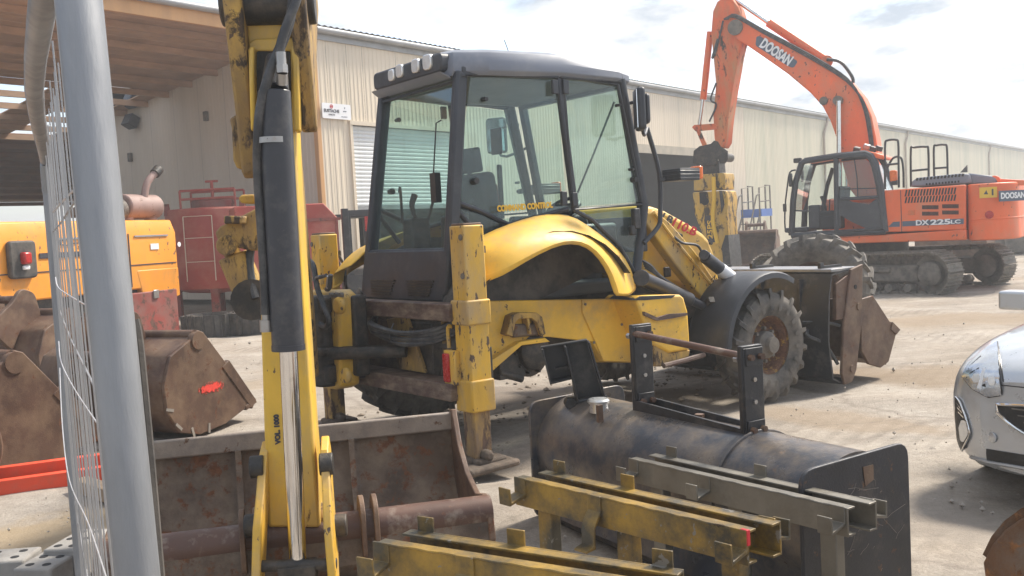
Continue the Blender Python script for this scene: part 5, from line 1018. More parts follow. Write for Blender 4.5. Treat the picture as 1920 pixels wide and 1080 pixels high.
# wide bucket with a red spray mark
p = ground(352, 822); F1 = Fr(p[0]-.58, p[1]+.42, -.005, -.42)
t1, c1, s1 = bucket('digging_bucket', 'rusty digging bucket with red spray mark on its side plate', F1, 1.45, .93, RUST)
hx1 = 1.45/2+.036
b = MB(); b.sheet([[(hx1+.002, y, z) for y in np.linspace(-.04, .28, 5)] for z in (.33, .40, .48)], .002); sm_ = b.build('spray_mark', SPRAY, t1)
def spray_mat():
    t = SPRAY.node_tree; N = t.nodes; L = t.links; bs = N['Principled BSDF']; tcn = N.new('ShaderNodeTexCoord'); vm = N.new('ShaderNodeVectorMath'); vm.operation = 'SUBTRACT'; vm.inputs[1].default_value = (hx1, .12, .405); L.new(tcn.outputs['Object'], vm.inputs[0])
    mp = N.new('ShaderNodeMapping'); mp.inputs['Rotation'].default_value = (-.28, 0, 0); mp.inputs['Scale'].default_value = (0, 5.2, 19); L.new(vm.outputs[0], mp.inputs[0]); ln = N.new('ShaderNodeVectorMath'); ln.operation = 'LENGTH'; L.new(mp.outputs[0], ln.inputs[0])
    nz = N.new('ShaderNodeTexNoise'); nz.inputs['Scale'].default_value = 38; nz.inputs['Detail'].default_value = 8; L.new(tcn.outputs['Object'], nz.inputs['Vector'])
    a = N.new('ShaderNodeMath'); a.operation = 'MULTIPLY_ADD'; a.inputs[1].default_value = 1.7; L.new(nz.outputs[0], a.inputs[0]); sb = N.new('ShaderNodeMath'); sb.operation = 'SUBTRACT'; L.new(a.outputs[0], sb.inputs[0]); L.new(ln.outputs['Value'], sb.inputs[1]); a.inputs[2].default_value = 0
    r = N.new('ShaderNodeValToRGB'); r.color_ramp.elements[0].position = .0; r.color_ramp.elements[1].position = .35; L.new(sb.outputs[0], r.inputs[0]); L.new(r.outputs[0], bs.inputs['Alpha'])
spray_mat()
b = MB()
for y, z, a in ((-.39, .30, 1.3), (-.30, .14, .8), (-.14, .06, .25), (.06, .055, -.1)): b.box((hx1, y, z), (.006, .085, .024), rotm(a-1.57, 0, 0))
b.build('rim_slots', mat('worn_slot', (.27, .24, .21), .6), t1)
# bucket at the left edge, side on
p = ground(62, 893); F2 = Fr(p[0]-.62, p[1]+.30, -.005, -.5)
bucket('digging_bucket', 'mud stained bucket resting on the orange beam beside the wire fence', F2, 1.2, .96, RUST, ears=False)
# ears and pins of the one behind it
p = ground(60, 760); F3 = Fr(p[0]-.15, p[1]+.35, -.005, -.30)
bucket('digging_bucket', 'bucket with upright hinge ears and pin in front of the amber machine', F3, 1.1, 1.05, RUST)
p = ground(8, 930); b = MB(); b.lathe([(.34, -.02), (.34, .02), (.001, .02)], (p[0]-.36, p[1], .34), (.3, -1, 0), 32); b.lathe([(.34, -.02), (.001, -.02)], (p[0]-.36, p[1], .34), (.3, -1, 0), 32)
tag(b.build('steel_disc', RUST, bevel=.004), 'rusty steel disc standing on edge against the orange beam', 'disc')
# bucket behind the crusher, bucket and skip behind the excavator
p = ground(1410, 499); F4 = Fr(7.55, 29.6, 0, 2.75)
bucket('digging_bucket', 'brown bucket with open mouth below the blue platform steps', F4, 1.35, 1.25, RUST)
bucket('digging_bucket', 'big rusty bucket lying behind the excavator counterweight', Fr(13.4, 29.0, 0, -.6), 1.9, 1.5, RUST)
sk = thing('steel_skip', 'low rusty steel skip beyond the excavator tracks', 'skip', Fr(17.2, 31.5, 0, -.3))
b = MB(); b.box((0, 0, .55), (2.6, 1.8, 1.0), None, 1.1); b.build('skip_body', UND, sk, bevel=.03)
b = MB(); b.box((0, 0, 1.07), (2.95, 2.05, .10)); b.build('skip_rim', RUST, sk, bevel=.01)
for x in (-1, -.35, .35, 1): b = MB(); b.box((x, -.95, .55), (.1, .1, .95)); b.build('skip_rib', UND, sk)
b = MB(); b.box((-.6, 0, 1.4), (.9, .9, .6)); b.cyl((.5, -.5, 1.3), (.5, .5, 1.3), .3, n=16); b.build('scrap_load', GREASE, sk, bevel=.05)

# platform steps against the wall
SF = Fr(10.5, 41.6, 0, .906)
st = thing('platform_steps', 'grey tubular platform steps with blue deck against the wall', 'steps', SF)
Wd, Hd = 1.15, 1.75
def stt(pp, nm, r=.035): b = MB(); b.tube(pp, r, 6); b.build(nm, UND, st)
for y in (-.4, .4):
    stt([(0, y, 0), (0, y, Hd+1.15), (.55*Wd, y, Hd+1.2), (.55*Wd, y, Hd)], 'guard_rail'); stt([(Wd, y, 0), (Wd, y, Hd), (Wd, y, Hd+1.25), (.55*Wd, y, Hd+1.25)], 'guard_rail'); stt([(-.3, y, Hd+.8), (-1.6, y, .3), (-1.7, y, 0)], 'stair_rail'); stt([(0, y, Hd+.9), (-.3, y, Hd+.8)], 'stair_rail')
    stt([(0, y, Hd), (-1.25, y, 0)], 'stringer', .045); stt([(0, y, Hd+.55), (Wd, y, Hd+.6)], 'mid_rail', .03); stt([(0, y, .6), (Wd, y, .2)], 'cross_brace', .03)
for k in range(6): b = MB(); b.box((-1.1+k*.21, 0, .2+k*.29), (.2, .8, .04)); b.build('tread', BLUE if k > 4 else UND, st)
b = MB(); b.box((Wd/2, 0, Hd+.08), (Wd, .95, .32)); b.build('deck', BLUE, st)

# ================================================================== LEFT BACKGROUND MACHINES
gp0 = ground(343, 622); GF = Fr(gp0[0], gp0[1], 0, 1.22)                   # x runs away along the machine; origin at its far corner
ge = thing('amber_power_unit', 'long amber engine housing on red skids with silencer on top', 'machine', GF)
GX = -9.0; ys = GF.loc
zt2, zb2 = 2.20, .92
b = MB(); b.prism([(GX, -.0, zb2), (GX, -.0, zt2-.25), (GX, .10, zt2), (GX, 1.4, zt2), (GX, 1.5, zt2-.25), (GX, 1.5, zb2)], (-GX, 0, 0)); hsn = b.build('housing', GEN, ge, bevel=.03)
b = MB(); b.prism([(-.25, -.006, zb2-.25), (-1.0, -.006, zb2-.25), (-1.15, -.006, zb2+.35), (0, -.006, zb2+.35), (0, -.006, zb2-.2)], (0, 1.5, 0)); b.build('housing_skirt', GEN, hsn, bevel=.02)
b = MB()
for x in (-1.3, -2.7, -4.3, -6.0): b.box((x, -.004, (zt2+zb2)/2-.1), (.025, .012, zt2-zb2-.3))
for x0, x1 in ((-1.3, -.05), (-2.7, -1.35), (-4.3, -2.75), (-6, -4.35)): b.box(((x0+x1)/2, -.004, zb2+.45), (x1-x0, .012, .02))
b.build('panel_seam', INKB, hsn)
for x in (-1.2, -3.0): b = MB(); b.box((x+.5, -.012, zt2-.30), (.9, .02, .03)); b.build('gutter_strip', TRIM, hsn)
q = GF.y(290, 462, -.012); b = MB(); b.box(q, (.22, .006, .11)); b.build('paper_notice', WHITE, hsn)
q = GF.y(336, 458, -.012); b = MB(); b.lathe([(.05, 0), (.001, 0)], q, (0, 1, 0), 14); b.build('round_sticker', WHITE, hsn)
q = GF.y(38, 487, -.02); b = MB(); b.xz(rounded([(q[0]-.26, q[2]-.30), (q[0]+.26, q[2]-.30), (q[0]+.26, q[2]+.30), (q[0]-.26, q[2]+.30)], .08), -.10, 0); lbx = b.build('lamp_mount', RUB, hsn, bevel=.03)
b = MB(); b.box((q[0], -.14, q[2]+.02), (.15, .12, .19)); b.build('warning_lamp', LAMPR, lbx, bevel=.03)
b = MB(); b.box((q[0], -.13, q[2]-.13), (.12, .06, .07)); b.build('lamp_plug', WHITE, lbx, bevel=.02)
q = GF.y(128, 455, -.015); text('JC-J', .16, INKB, hsn, GF.mat @ axes(q, (1, 0, 0), (0, 0, 1)), bold=.004, width=.75)
b = MB(); q = GF.y(132, 477, -.012); b.box(q, (1.3, .01, .09)); b.build('stripe_decal', INKB, hsn)
q = GF.y(262, 408, .6); b = MB(); b.cyl((q[0]-.45, .6, zt2+.28), (q[0]+.45, .6, zt2+.28), .24, n=24); b.cyl((q[0]-.35, .6, zt2), (q[0]-.35, .6, zt2+.2), .12); b.cyl((q[0]+.3, .6, zt2), (q[0]+.3, .6, zt2+.2), .12); SILM = mat('rusty_silencer', (.30, .20, .175), .6, rust=.3, rustcol=(.12, .07, .05), scale=3); sil_ = b.build('silencer', SILM, hsn, bevel=.03)
b = MB(); b.cyl((q[0]-.62, .6, zt2+.22), (q[0]-.50, .6, zt2+.26), .20, n=20); b.build('air_filter', UND, hsn)
b = MB(); b.tube([(q[0]+.05, .5, zt2+.45), (q[0]+.15, .48, zt2+.75), (q[0]+.42, .45, zt2+.98)], .07, 12, 4); b.build('exhaust_pipe', SILM, sil_); b = MB(); e_ = Vector((q[0]+.42, .45, zt2+.98)); b.cyl(e_-Vector((.08, 0, .06)), e_+Vector((.05, 0, .04)), .10, n=14); b.build('exhaust_tip', GREASE, sil_)
b = MB(); b.box((GX/2, .75, .74), (-GX, 1.3, .36)); b.build('chassis', GREASE, ge)
for x0, x1 in ((-1.55, -.12), (-6.6, -4.3)):
    b = MB(); b.box(((x0+x1)/2, .3, .43), (x1-x0, .66, .86)); tb = b.build('tool_box', REDW, ge, bevel=.02)
    b = MB(); b.box(((x0+x1)/2+.1, -.05, .80), (.14, .03, .16)); b.build('latch', STEEL, tb, bevel=.01)
for x in (-3.6, -7.6): b = MB(); b.box((x, .3, .35), (.25, .5, .7)); b.build('support_leg', UND, ge)
b = MB(); b.box((-2.9, .2, .5), (.1, .05, .45)); b.build('orange_tag', LAMPO, ge)

# red cylindrical tank on legs
tp = ground(400, 592); TF = Fr(tp[0], tp[1]+.6, 0, 0)
rt_ = thing('red_tank', 'round red steel tank on legs with frame hatch on top', 'tank', TF)
b = MB(); b.lathe([(.001, .50), (.7, .56), (1.05, .66), (1.12, .80), (1.12, 2.50), (1.08, 2.54), (.001, 2.60)], (0, 0, 0), (0, 0, 1), 48); b.build('tank_shell', RED, rt_, smooth=30)
for a in (-1.2, .2, 1.9, 3.4): b = MB(); b.box((.95*math.sin(a), -.95*math.cos(a), .4), (.16, .16, .8)); b.prism([(.95*math.sin(a)-.3, -.95*math.cos(a)-.02, .82), (.95*math.sin(a)+.3, -.95*math.cos(a)-.02, .82), (.95*math.sin(a), -.95*math.cos(a)-.02, .45)], (0, .03, 0)); b.build('tank_leg', REDW, rt_)
b = MB(); fxx = -.15
for z in (2.78, 2.98): b.tube([(-.65, -.4, z), (.65, -.4, z)], .03, 6); b.tube([(-.65, .4, z), (.65, .4, z)], .03, 6)
for x in (-.65, .65):
    for y in (-.4, .4): b.tube([(x, y, 2.5), (x, y, 2.98)], .03, 6)
b.tube([(0, 0, 2.5), (0, 0, 3.2)], .04, 8); b.tube([(-.15, 0, 3.2), (.15, 0, 3.2)], .03, 6); b.build('hatch_frame', RED, rt_)
b = MB(); b.lathe([(.5, 2.5), (.5, 2.72), (.46, 2.75), (.001, 2.75)], (0, 0, 0), (0, 0, 1), 28); b.build('hatch', REDW, rt_)
b = MB(); pts = []
for a, z in ((-.35, 2.35), (.25, 2.35), (.25, .85)): pts.append((1.14*math.sin(a), -1.14*math.cos(a), z))
b.tube(pts[:1]+[(1.14*math.sin(-.35), -1.14*math.cos(-.35), .85)], .012, 5); b.tube(pts, .012, 5)
for z in (2.35, 1.85, 1.3): b.tube([(1.14*math.sin(a), -1.14*math.cos(a), z) for a in np.linspace(-.35, .25, 7)], .008, 5)
b.build('drawn_panel_outline', WALL, rt_)
for a in (-.9, .9): b = MB(); b.prism([(1.12*math.sin(a)-.08, -1.12*math.cos(a), 2.4), (1.12*math.sin(a)+.08, -1.12*math.cos(a), 2.4), (1.12*math.sin(a)+.05, -1.12*math.cos(a), 2.68), (1.12*math.sin(a)-.05, -1.12*math.cos(a), 2.68)], (0, .03, 0)); b.build('lifting_lug', REDW, rt_)
# red hopper box to the right of it
hp = ground(600, 585); HF = Fr(hp[0]-.1, hp[1]-2.0, 0, .35)
rh = thing('red_hopper', 'faded red steel hopper box with chamfered top and stub pipe', 'hopper', HF)
b = MB(); b.prism([(-1.1, 0, .45), (1.0, 0, .45), (1.0, 0, 2.10), (.72, 0, 2.42), (-1.1, 0, 2.42)], (0, 1.6, 0)); b.build('hopper_body', RED, rh, bevel=.02)
b = MB(); b.cyl((.2, .5, 2.40), (.2, .5, 2.62), .14, n=16); b.build('stub_pipe', REDW, rh)
for x in (-.9, .85):
    for y in (.1, 1.5): b = MB(); b.box((x, y, .23), (.14, .14, .5)); b.build('hopper_leg', REDW, rh)
b = MB(); b.box((0, -.02, 2.08), (2.1, .03, .06)); b.box((.97, -.02, 1.25), (.05, .03, 1.6)); b.build('hopper_rim', REDW, rh)
# forklift behind the cab
fp = (at(682, 500, 21.0)[0], 21.0); FF = Fr(fp[0], fp[1], 0, .4)
fk = thing('forklift', 'dark forklift with upright mast parked behind the backhoe cab', 'forklift', FF)
for x in (-.35, .35): b = MB(); b.box((x, 0, 1.15), (.14, .12, 2.3)); b.box((x*.75, .02, 1.15), (.08, .08, 2.2)); b.build('mast_rail', BLK, fk, bevel=.01)
b = MB(); b.box((0, -.08, .6), (.9, .08, .5)); b.box((0, 0, 2.2), (.7, .08, .12)); b.build('carriage', BLK, fk)
for x in (-.3, .3): b = MB(); b.box((x, -.6, .08), (.12, 1.0, .05)); b.build('fork', BLK, fk)
b = MB(); b.box((0, 1.1, .65), (1.1, 1.6, .8)); b.build('truck_body', UND, fk, bevel=.1)
b = MB(); b.box((0, 1.0, 2.15), (1.0, 1.2, .08))
for x in (-.46, .46):
    for y in (.5, 1.5): b.box((x, y, 1.6), (.06, .06, 1.1))
b.build('overhead_guard', BLK, fk)
for x in (-.5, .5):
    for y in (.4, 1.6): b = MB(); b.cyl((x-.1, y, .28), (x+.1, y, .28), .28, n=20); b.build('wheel', RUB, fk)
b = MB(); b.box((.1, -.08, 1.95), (.07, .05, .32)); b.build('mast_lamp', LAMPR, fk)
# coiled track chains
def chain(name, label, u, v, r, n_, grp):
    p = ground(u, v); CF = Fr(p[0], p[1]+r, 0, random.random())
    t = thing(name, label, 'track chain', CF, grp)
    lm = MB(); lm.box((0, 0, .20), (.17, .035, .40)); lm.box((-.055, -.025, .2), (.02, .03, .40)); lm.box((.055, -.025, .2), (.02, .03, .40)); lm.box((0, .05, .14), (.15, .08, .06)); lm.box((0, .05, .30), (.15, .08, .06)); me_ = lm.mesh('chain_link')
    for k in range(n_):
        a = 2*math.pi*k/n_; rr_ = r*(1+.06*math.sin(3*a)); link('chain_link', me_, RUB, t, mw=CF.mat @ Matrix.Rotation(a, 4, 'Z') @ Matrix.Translation((0, -rr_, .0)) @ Matrix.Rotation(.06*math.sin(k*2.3), 4, 'X'), smooth=0)
    for k in range(n_):
        a = 2*math.pi*k/n_; rr_ = r*.66; link('chain_link', me_, RUB, t, mw=CF.mat @ Matrix.Rotation(a*1.0+.1, 4, 'Z') @ Matrix.Translation((0, -rr_, .0)) @ Matrix.Diagonal((.7, 1, .97, 1)), smooth=0)
chain('track_chain', 'coiled black track chain lying beside the red tool box', 381, 634, .46, 17, 'coiled track chains')
chain('track_chain', 'coiled black track chain lying beneath the red tank legs', 468, 628, .46, 17, 'coiled track chains')

# ================================================================== FENCE, BEAMS, BLOCKS (left foreground)
NP, FP = Vector((-.385, .92, 0)), Vector((-1.72, 3.65, 0))
dF = (FP-NP).normalized(); fyaw = math.atan2(dF.y, dF.x); FFr = Fr(NP.x, NP.y, 0, fyaw); LF = (FP-NP).length
fe = thing('mesh_fence_panel', 'galvanised wire mesh site fence panel seen along its length', 'fence', FFr)
pn = [FFr.loc(at(u, v, .93)) for u, v in ((148, 0), (205, 540), (258, 1080))]
lean = lambda z: (pn[0][0]+(pn[2][0]-pn[0][0])*(pn[0][2]-z)/(pn[0][2]-pn[2][2]), pn[0][1]+(pn[2][1]-pn[0][1])*(pn[0][2]-z)/(pn[0][2]-pn[2][2]))
TOPZ = 2.02
b = MB(); b.tube([(*lean(.06), .06), (*lean(1), 1.0), (*lean(TOPZ-.12), TOPZ-.12), (lean(TOPZ)[0]+.04, lean(TOPZ)[1], TOPZ-.03), (lean(TOPZ)[0]+.14, lean(TOPZ)[1], TOPZ)], .0212, 20); b.build('near_post', GALV, fe)
pf = [FFr.loc(at(u, v, 3.62)) for u, v in ((86, 310), (150, 1060))]
b = MB(); fl = lambda z: (pf[0][0], pf[0][1]+(pf[1][1]-pf[0][1])*(pf[0][2]-z)/(pf[0][2]-pf[1][2]), z); ztf = pf[0][2]
b.tube([(lean(TOPZ)[0]+.12, lean(TOPZ)[1], TOPZ), (pf[0][0]*.5, (lean(TOPZ)[1]+fl(ztf)[1])/2+.03, (TOPZ+ztf)/2+.03), (pf[0][0]-.10, fl(ztf)[1], ztf+.02), (pf[0][0]-.03, fl(ztf)[1], ztf-.01), fl(ztf-.10)], .0212, 14, 4); b.build('top_rail', GALV, fe)
b = MB(); b.tube([fl(ztf-.06), fl(.9), fl(.05)], .0195, 14); b.build('far_post', GALV, fe)
b = MB(); b.tube([(*lean(.12), .12), fl(.12)], .019, 12); b.build('bottom_rail', GALV, fe)
NW = 34
for k in range(1, NW):
    t = k/NW; x0 = pf[0][0]*t; wob = .006*math.sin(k*1.7); l0, f0 = lean(1.0), fl(1.0)
    P = []
    for z in (TOPZ-.03-(TOPZ-ztf)*t, 1.4, 1.0, .6, .14):
        P.append((x0, lean(z)[1]*(1-t)+fl(z)[1]*t+wob, z))
    b = MB(); b.tube(P, .0016, 5); b.build('mesh_wire', WIRE, fe)
for z in (1.72, 1.45, .7, .35):
    b = MB(); b.tube([(lean(z)[0], lean(z)[1], z), (pf[0][0]*.5, (lean(z)[1]+fl(z)[1])/2+.003, z-.01), fl(z)], .0020, 5); b.build('cross_wire', WIRE, fe)
def loose(pp, nm='loose_wire', r=.0012): b = MB(); b.tube([FFr.loc(at(u, v, Y)) for u, v, Y in pp], r, 6, 6); b.build(nm, mat('bright_wire', (.50, .50, .51), .35, metal=.3, var=.1, bump=0) if 'bright_wire' not in MATS else MATS['bright_wire'], fe)
loose([(104, 520, 2.0), (110, 540, 1.95), (140, 560, 1.8), (175, 580, 1.3)]); loose([(110, 640, 2.2), (115, 680, 2.1), (140, 730, 1.9), (190, 805, 1.3)])
loose([(112, 690, 2.6), (117, 800, 2.4), (130, 900, 2.2), (165, 980, 1.8), (200, 1085, 1.4)]); loose([(100, 398, 2.2), (115, 380, 2.0), (140, 355, 1.6)], r=.002)
b = MB(); pr_ = [FFr.loc(at(u, v, .98)) for u, v in ((250, 600), (258, 640), (270, 760), (283, 900), (299, 1090))]; b.tube([Vector(p) for p in pr_], .006, 8, 4); b.build('edge_strip', RUB, fe)
# orange-red channel beams
p0, p1 = Vector(ground(-90, 945)), Vector(ground(187, 905)); yaw = math.atan2((p1-p0).y, (p1-p0).x); BF = Fr(p0.x, p0.y, 0, yaw)
for k, (dy, dz, lab) in enumerate(((0, 0, 'orange red steel channel beam lying under the muddy bucket, front one'), (.16, .06, 'orange red steel channel beam lying behind the front one'))):
    fr_ = Fr(*BF.w((0, dy, dz)), yaw); L_ = (p1-p0).length+.05
    bm2 = thing('channel_beam', lab, 'beam', fr_)
    b = MB(); b.box((L_/2, 0, .055), (L_, .012, .11)); b.build('web', BEAM, bm2, bevel=.003)
    b = MB(); b.box((L_/2, .035, .006), (L_, .07, .012)); b.build('flange', BEAM, bm2, bevel=.003); b = MB(); b.box((L_/2, .035, .104), (L_, .07, .012)); b.build('flange', BEAM, bm2, bevel=.003)
# timber offcut
p = ground(172, 938); b = MB(); b.box((0, 0, .045), (.55, .11, .09)); o = b.build('timber_offcut', PLANK, frame=Fr(p[0], p[1]+.1, 0, -.75), bevel=.006); tag(o, 'weathered timber offcut lying beside the wire fence', 'timber')
# perforated concrete blocks
def cblock(label, u, v, yaw, L_=.42, W_=.22, H_=.14, z=0.):
    p = ground(u, v, z+H_); fr_ = Fr(p[0], p[1], z-.005, yaw); t = thing('concrete_block', label, 'block', fr_, 'perforated concrete fence blocks')
    xs = [-L_/2, -L_*.30, -L_*.16, -L_*.05, L_*.10, L_*.16, L_*.30, L_/2]
    b = MB(); b.box((0, 0, H_/2), (L_, W_, H_)); bo_ = b.build('block_body', CONC, t, bevel=.012)
    for x, y in ((-L_*.33, W_*.22), (-L_*.33, -W_*.22), (0, W_*.22), (0, -W_*.22), (L_*.33, W_*.22), (L_*.33, -W_*.22)):
        b = MB(); b.cyl((x, y, H_-.03), (x, y, H_+.0015), .021, n=16); b.build('socket_hole', VOID, bo_)
cblock('grey concrete block with round holes, the long one of the row', -14, 1040, .05, L_=.40); cblock('grey concrete block with round holes, next to a broken brick', 97, 1042, 1.45, L_=.34, W_=.20); cblock('grey concrete block with holes under the foot of the fence mesh', 146, 1008, 1.45, L_=.34, W_=.18, H_=.17)
p = ground(118, 1068); b = MB(); b.box((0, 0, .05), (.2, .12, .1)); tag(b.build('broken_brick', CONC, frame=Fr(p[0], p[1], 0, .4), bevel=.015), 'broken brick lying in front of the concrete blocks', 'brick')
# rusty bucket corner right in the foreground
RB = Fr(1.58, 2.58, -.02, .5)
rb = thing('rusty_bucket', 'heavily rusted round backed bucket beside the silver car', 'bucket', RB)
cc = [(.36*math.cos(a), .30+.36*math.sin(a)) for a in np.radians(np.linspace(250, 20, 22))]
b = MB(); b.sheet([[(x, y, z+.15) for y, z in cc] for x in (0, .5, 1.0)], .03); b.build('shell', RUSTY, rb, smooth=60)
b = MB(); b.yz([(y*1.02, z+.15) for y, z in cc]+[(.3, .2)], -.03, 0); b.build('side_plate', RUSTY, rb, bevel=.008); b = MB(); b.yz([(y*1.02, z+.15) for y, z in cc]+[(.3, .2)], 1.0, 1.03); b.build('side_plate', RUSTY, rb, bevel=.008)

# ================================================================== TANK ATTACHMENT
TK = Fr(1.08, 3.62, 0, -1.045)           # x from far left end plate to the near right end plate, y away to the right
tk = thing('black_tank_attachment', 'black cylindrical steel tank attachment with scratched end plates and filler cap', 'tank', TK)
TLn, TR_, TZ, TY = 1.96, .29, .40, .28
b = MB(); arc = [(TY+TR_*math.cos(a), TZ+TR_*math.sin(a)) for a in np.radians(np.linspace(-15, 215, 30))]
arc = [(TY+TR_*1.0, .08)]+arc+[(TY-TR_*1.0, .06)]
b.sheet([[(x, y, z) for y, z in arc] for x in (-TLn, -TLn*.66, -TLn*.33, 0)], .012); b.build('tank_drum', TANKM, tk, smooth=60)
b = MB(); rg = [(TY+(TR_+.004)*math.cos(a), TZ+(TR_+.004)*math.sin(a)) for a in np.radians(np.linspace(-10, 200, 26))]; b.tube([(-.52, y, z) for y, z in rg], .008, 6); b.build('weld_seam', TANKM, tk)
def eplate(x, m_, z1, y1):
    pp = rounded([(-.04, .02), (y1, .02), (y1, z1), (-.04, z1-.02)], .07); b = MB(); b.yz(pp, x, x+.02); return b.build('end_plate', m_, tk, bevel=.004)
ep = eplate(.0, SCUFF, .69, .58); eplate(-TLn-.02, TANKM, .70, .62)
rs2 = np.random.RandomState(5); b = MB()
for k in range(26):
    y0, z0 = rs2.uniform(.05, .5), rs2.uniform(.12, .6); a = rs2.uniform(-1.2, 1.2); L_ = rs2.uniform(.03, .2)*rs2.rand(); P = [(.0206, y0+L_*t*math.cos(a)+rs2.normal()*.004, z0+L_*t*math.sin(a)+rs2.normal()*.004) for t in (0, .3, .6, 1)]
    b.tube(P, .0008, 4)
tag(b.build('scratches', mat('scratch_metal', (.30, .27, .24), .5, metal=.4, bump=0), ep), kind='stuff')
b = MB(); b.prism([(.021, .30, .63), (.021, .36, .63), (.021, .36, .57), (.021, .31, .55)], (.003, 0, 0)); b.build('lifting_hole', RUST, ep)
b = MB(); b.box((-TLn/2, TY, .05), (TLn-.05, .5, .10)); b.build('tank_base', GREASE, tk, bevel=.02)
b = MB(); q = TK.y(1122, 752, TY-.12); b.lathe([(.05, -.03), (.05, .02), (.058, .02), (.060, .032), (.052, .042), (.001, .046)], (q[0], TY-.12, TZ+TR_-.01), (0, 0, 1), 28); b.build('filler_cap', mat('cap_metal', (.55, .56, .56), .3, metal=.7, bump=.05), tk, smooth=30)
b = MB(); q = TK.y(1112, 770, TY-.22); b.box((q[0]+.03, TY-.2, TZ+TR_-.02), (.02, .03, .09)); b.build('tab', RUST, tk)
# open hatch box standing on the drum
HY = 5.32
def hp_(u, v, dy=0.): return Vector(at(u, v, HY))+Vector((0, dy, 0))
W0 = Fr(0, 0, 0, 0)
b = MB(); b.prism([hp_(*q) for q in ((1014, 652), (1056, 646), (1100, 638), (1130, 742), (1078, 750), (1071, 708), (1030, 716))], (0, .012, 0)); hbk = b.build('hatch_panel', BLK, tk, frame=W0, bevel=.003)
def flange(p, q, d0=.0, d1=.11, th=.010, nm='hatch_flange'):
    a_, c_ = hp_(*p), hp_(*q); dd = (c_-a_).normalized(); n_ = dd.cross(Vector((0, 1, 0))).normalized()*th; b = MB(); b.prism([a_, c_, c_+n_, a_+n_], (0, -d1, 0)); b.build(nm, BLK, hbk, frame=W0, bevel=.002)
flange((1014, 652), (1030, 716), 0, .10); flange((1030, 716), (1071, 706), 0, .10); flange((1056, 646), (1080, 748), 0, .13, nm='hatch_divider'); flange((1100, 638), (1130, 742), 0, .12); flange((1014, 652), (1100, 638), 0, .05)
b = MB(); b.bar(hp_(1066, 684, -.04), hp_(1040, 690, -.04), .05, .01); b.build('hatch_catch', BLK, hbk, frame=W0)
b = MB(); b.cyl(hp_(1068, 752, -.06), hp_(1136, 742, -.06), .016, n=12); b.cyl(hp_(1068, 752, -.09), hp_(1066, 752, -.02), .03, n=14); b.build('hinge_pin', BLK, hbk, frame=W0)
b = MB(); b.prism([hp_(*q, -.07) for q in ((1062, 742), (1078, 740), (1080, 772), (1070, 780), (1062, 772))], (0, .03, 0)); b.build('hinge_lug', BLK, hbk, frame=W0)
# black bolt-on mounting frame on the drum
FYn = TY-.0
def up(u0, v0): return TK.y(u0, v0, FYn)
aL, aR = up(1206, 742), up(1412, 832)
zL, zR = TZ+TR_-.02, TZ+TR_-.04
for (px, zb3, zt3, nm) in ((aL[0], .66, up(1208, 608)[2], 'l'), (aR[0], .63, up(1415, 648)[2], 'r')):
    b = MB(); b.box((px, FYn, (zb3+zt3)/2), (.028, .125, zt3-zb3)); pst = b.build('frame_upright', BLK, tk, bevel=.004)
    b = MB(); b.box((px+(.016), FYn, (zb3+zt3)/2), (.012, .115, zt3-zb3-.02)); b.build('upright_facing', BLK, pst, bevel=.003)
    for z in (zt3-.05, zb3+.07):
        b = MB(); b.box((px+.026, FYn, z), (.010, .10, .08)); b.build('bolt_plate', BLK, pst, bevel=.002)
        for y in (-.03, .03): b = MB(); b.cyl((px+.03, FYn+y, z), (px+.052, FYn+y, z), .015, n=6); b.build('bolt_head', RUST, pst)
    for z in ((zb3+zt3)/2-.03, (zb3+zt3)/2+.07): b = MB(); b.cyl((px+.02, FYn, z), (px+.03, FYn, z), .011, n=6); b.build('bolt_head', STEEL, pst)
    for z in (zt3-.06,): b = MB(); b.cyl((px-.016, FYn-.05, z), (px-.04, FYn-.05, z), .016, n=6); b.build('bolt_head', STEEL, pst)
b = MB(); b.cyl((aL[0], FYn-.045, up(1208, 608)[2]-.045), (aR[0], FYn-.045, up(1415, 648)[2]-.045), .017, n=14); b.build('tie_rod', PIPE, tk)
for y in (-.055, .055): b = MB(); b.bar((aL[0]+.01, FYn+y, .70), (aR[0]-.01, FYn+y, .67), .014, .07); b.build('frame_side_rail', BLK, tk, bevel=.002)
b = MB(); b.bar((aL[0]+.01, FYn, .672), (aR[0]-.01, FYn, .642), .10, .012); b.build('frame_floor', BLK, tk)
b = MB(); mx_ = (aL[0]*.45+aR[0]*.55); b.cyl((mx_, FYn, .66), (mx_, FYn, .715), .024, n=6); b.build('frame_nut', RUST, tk)

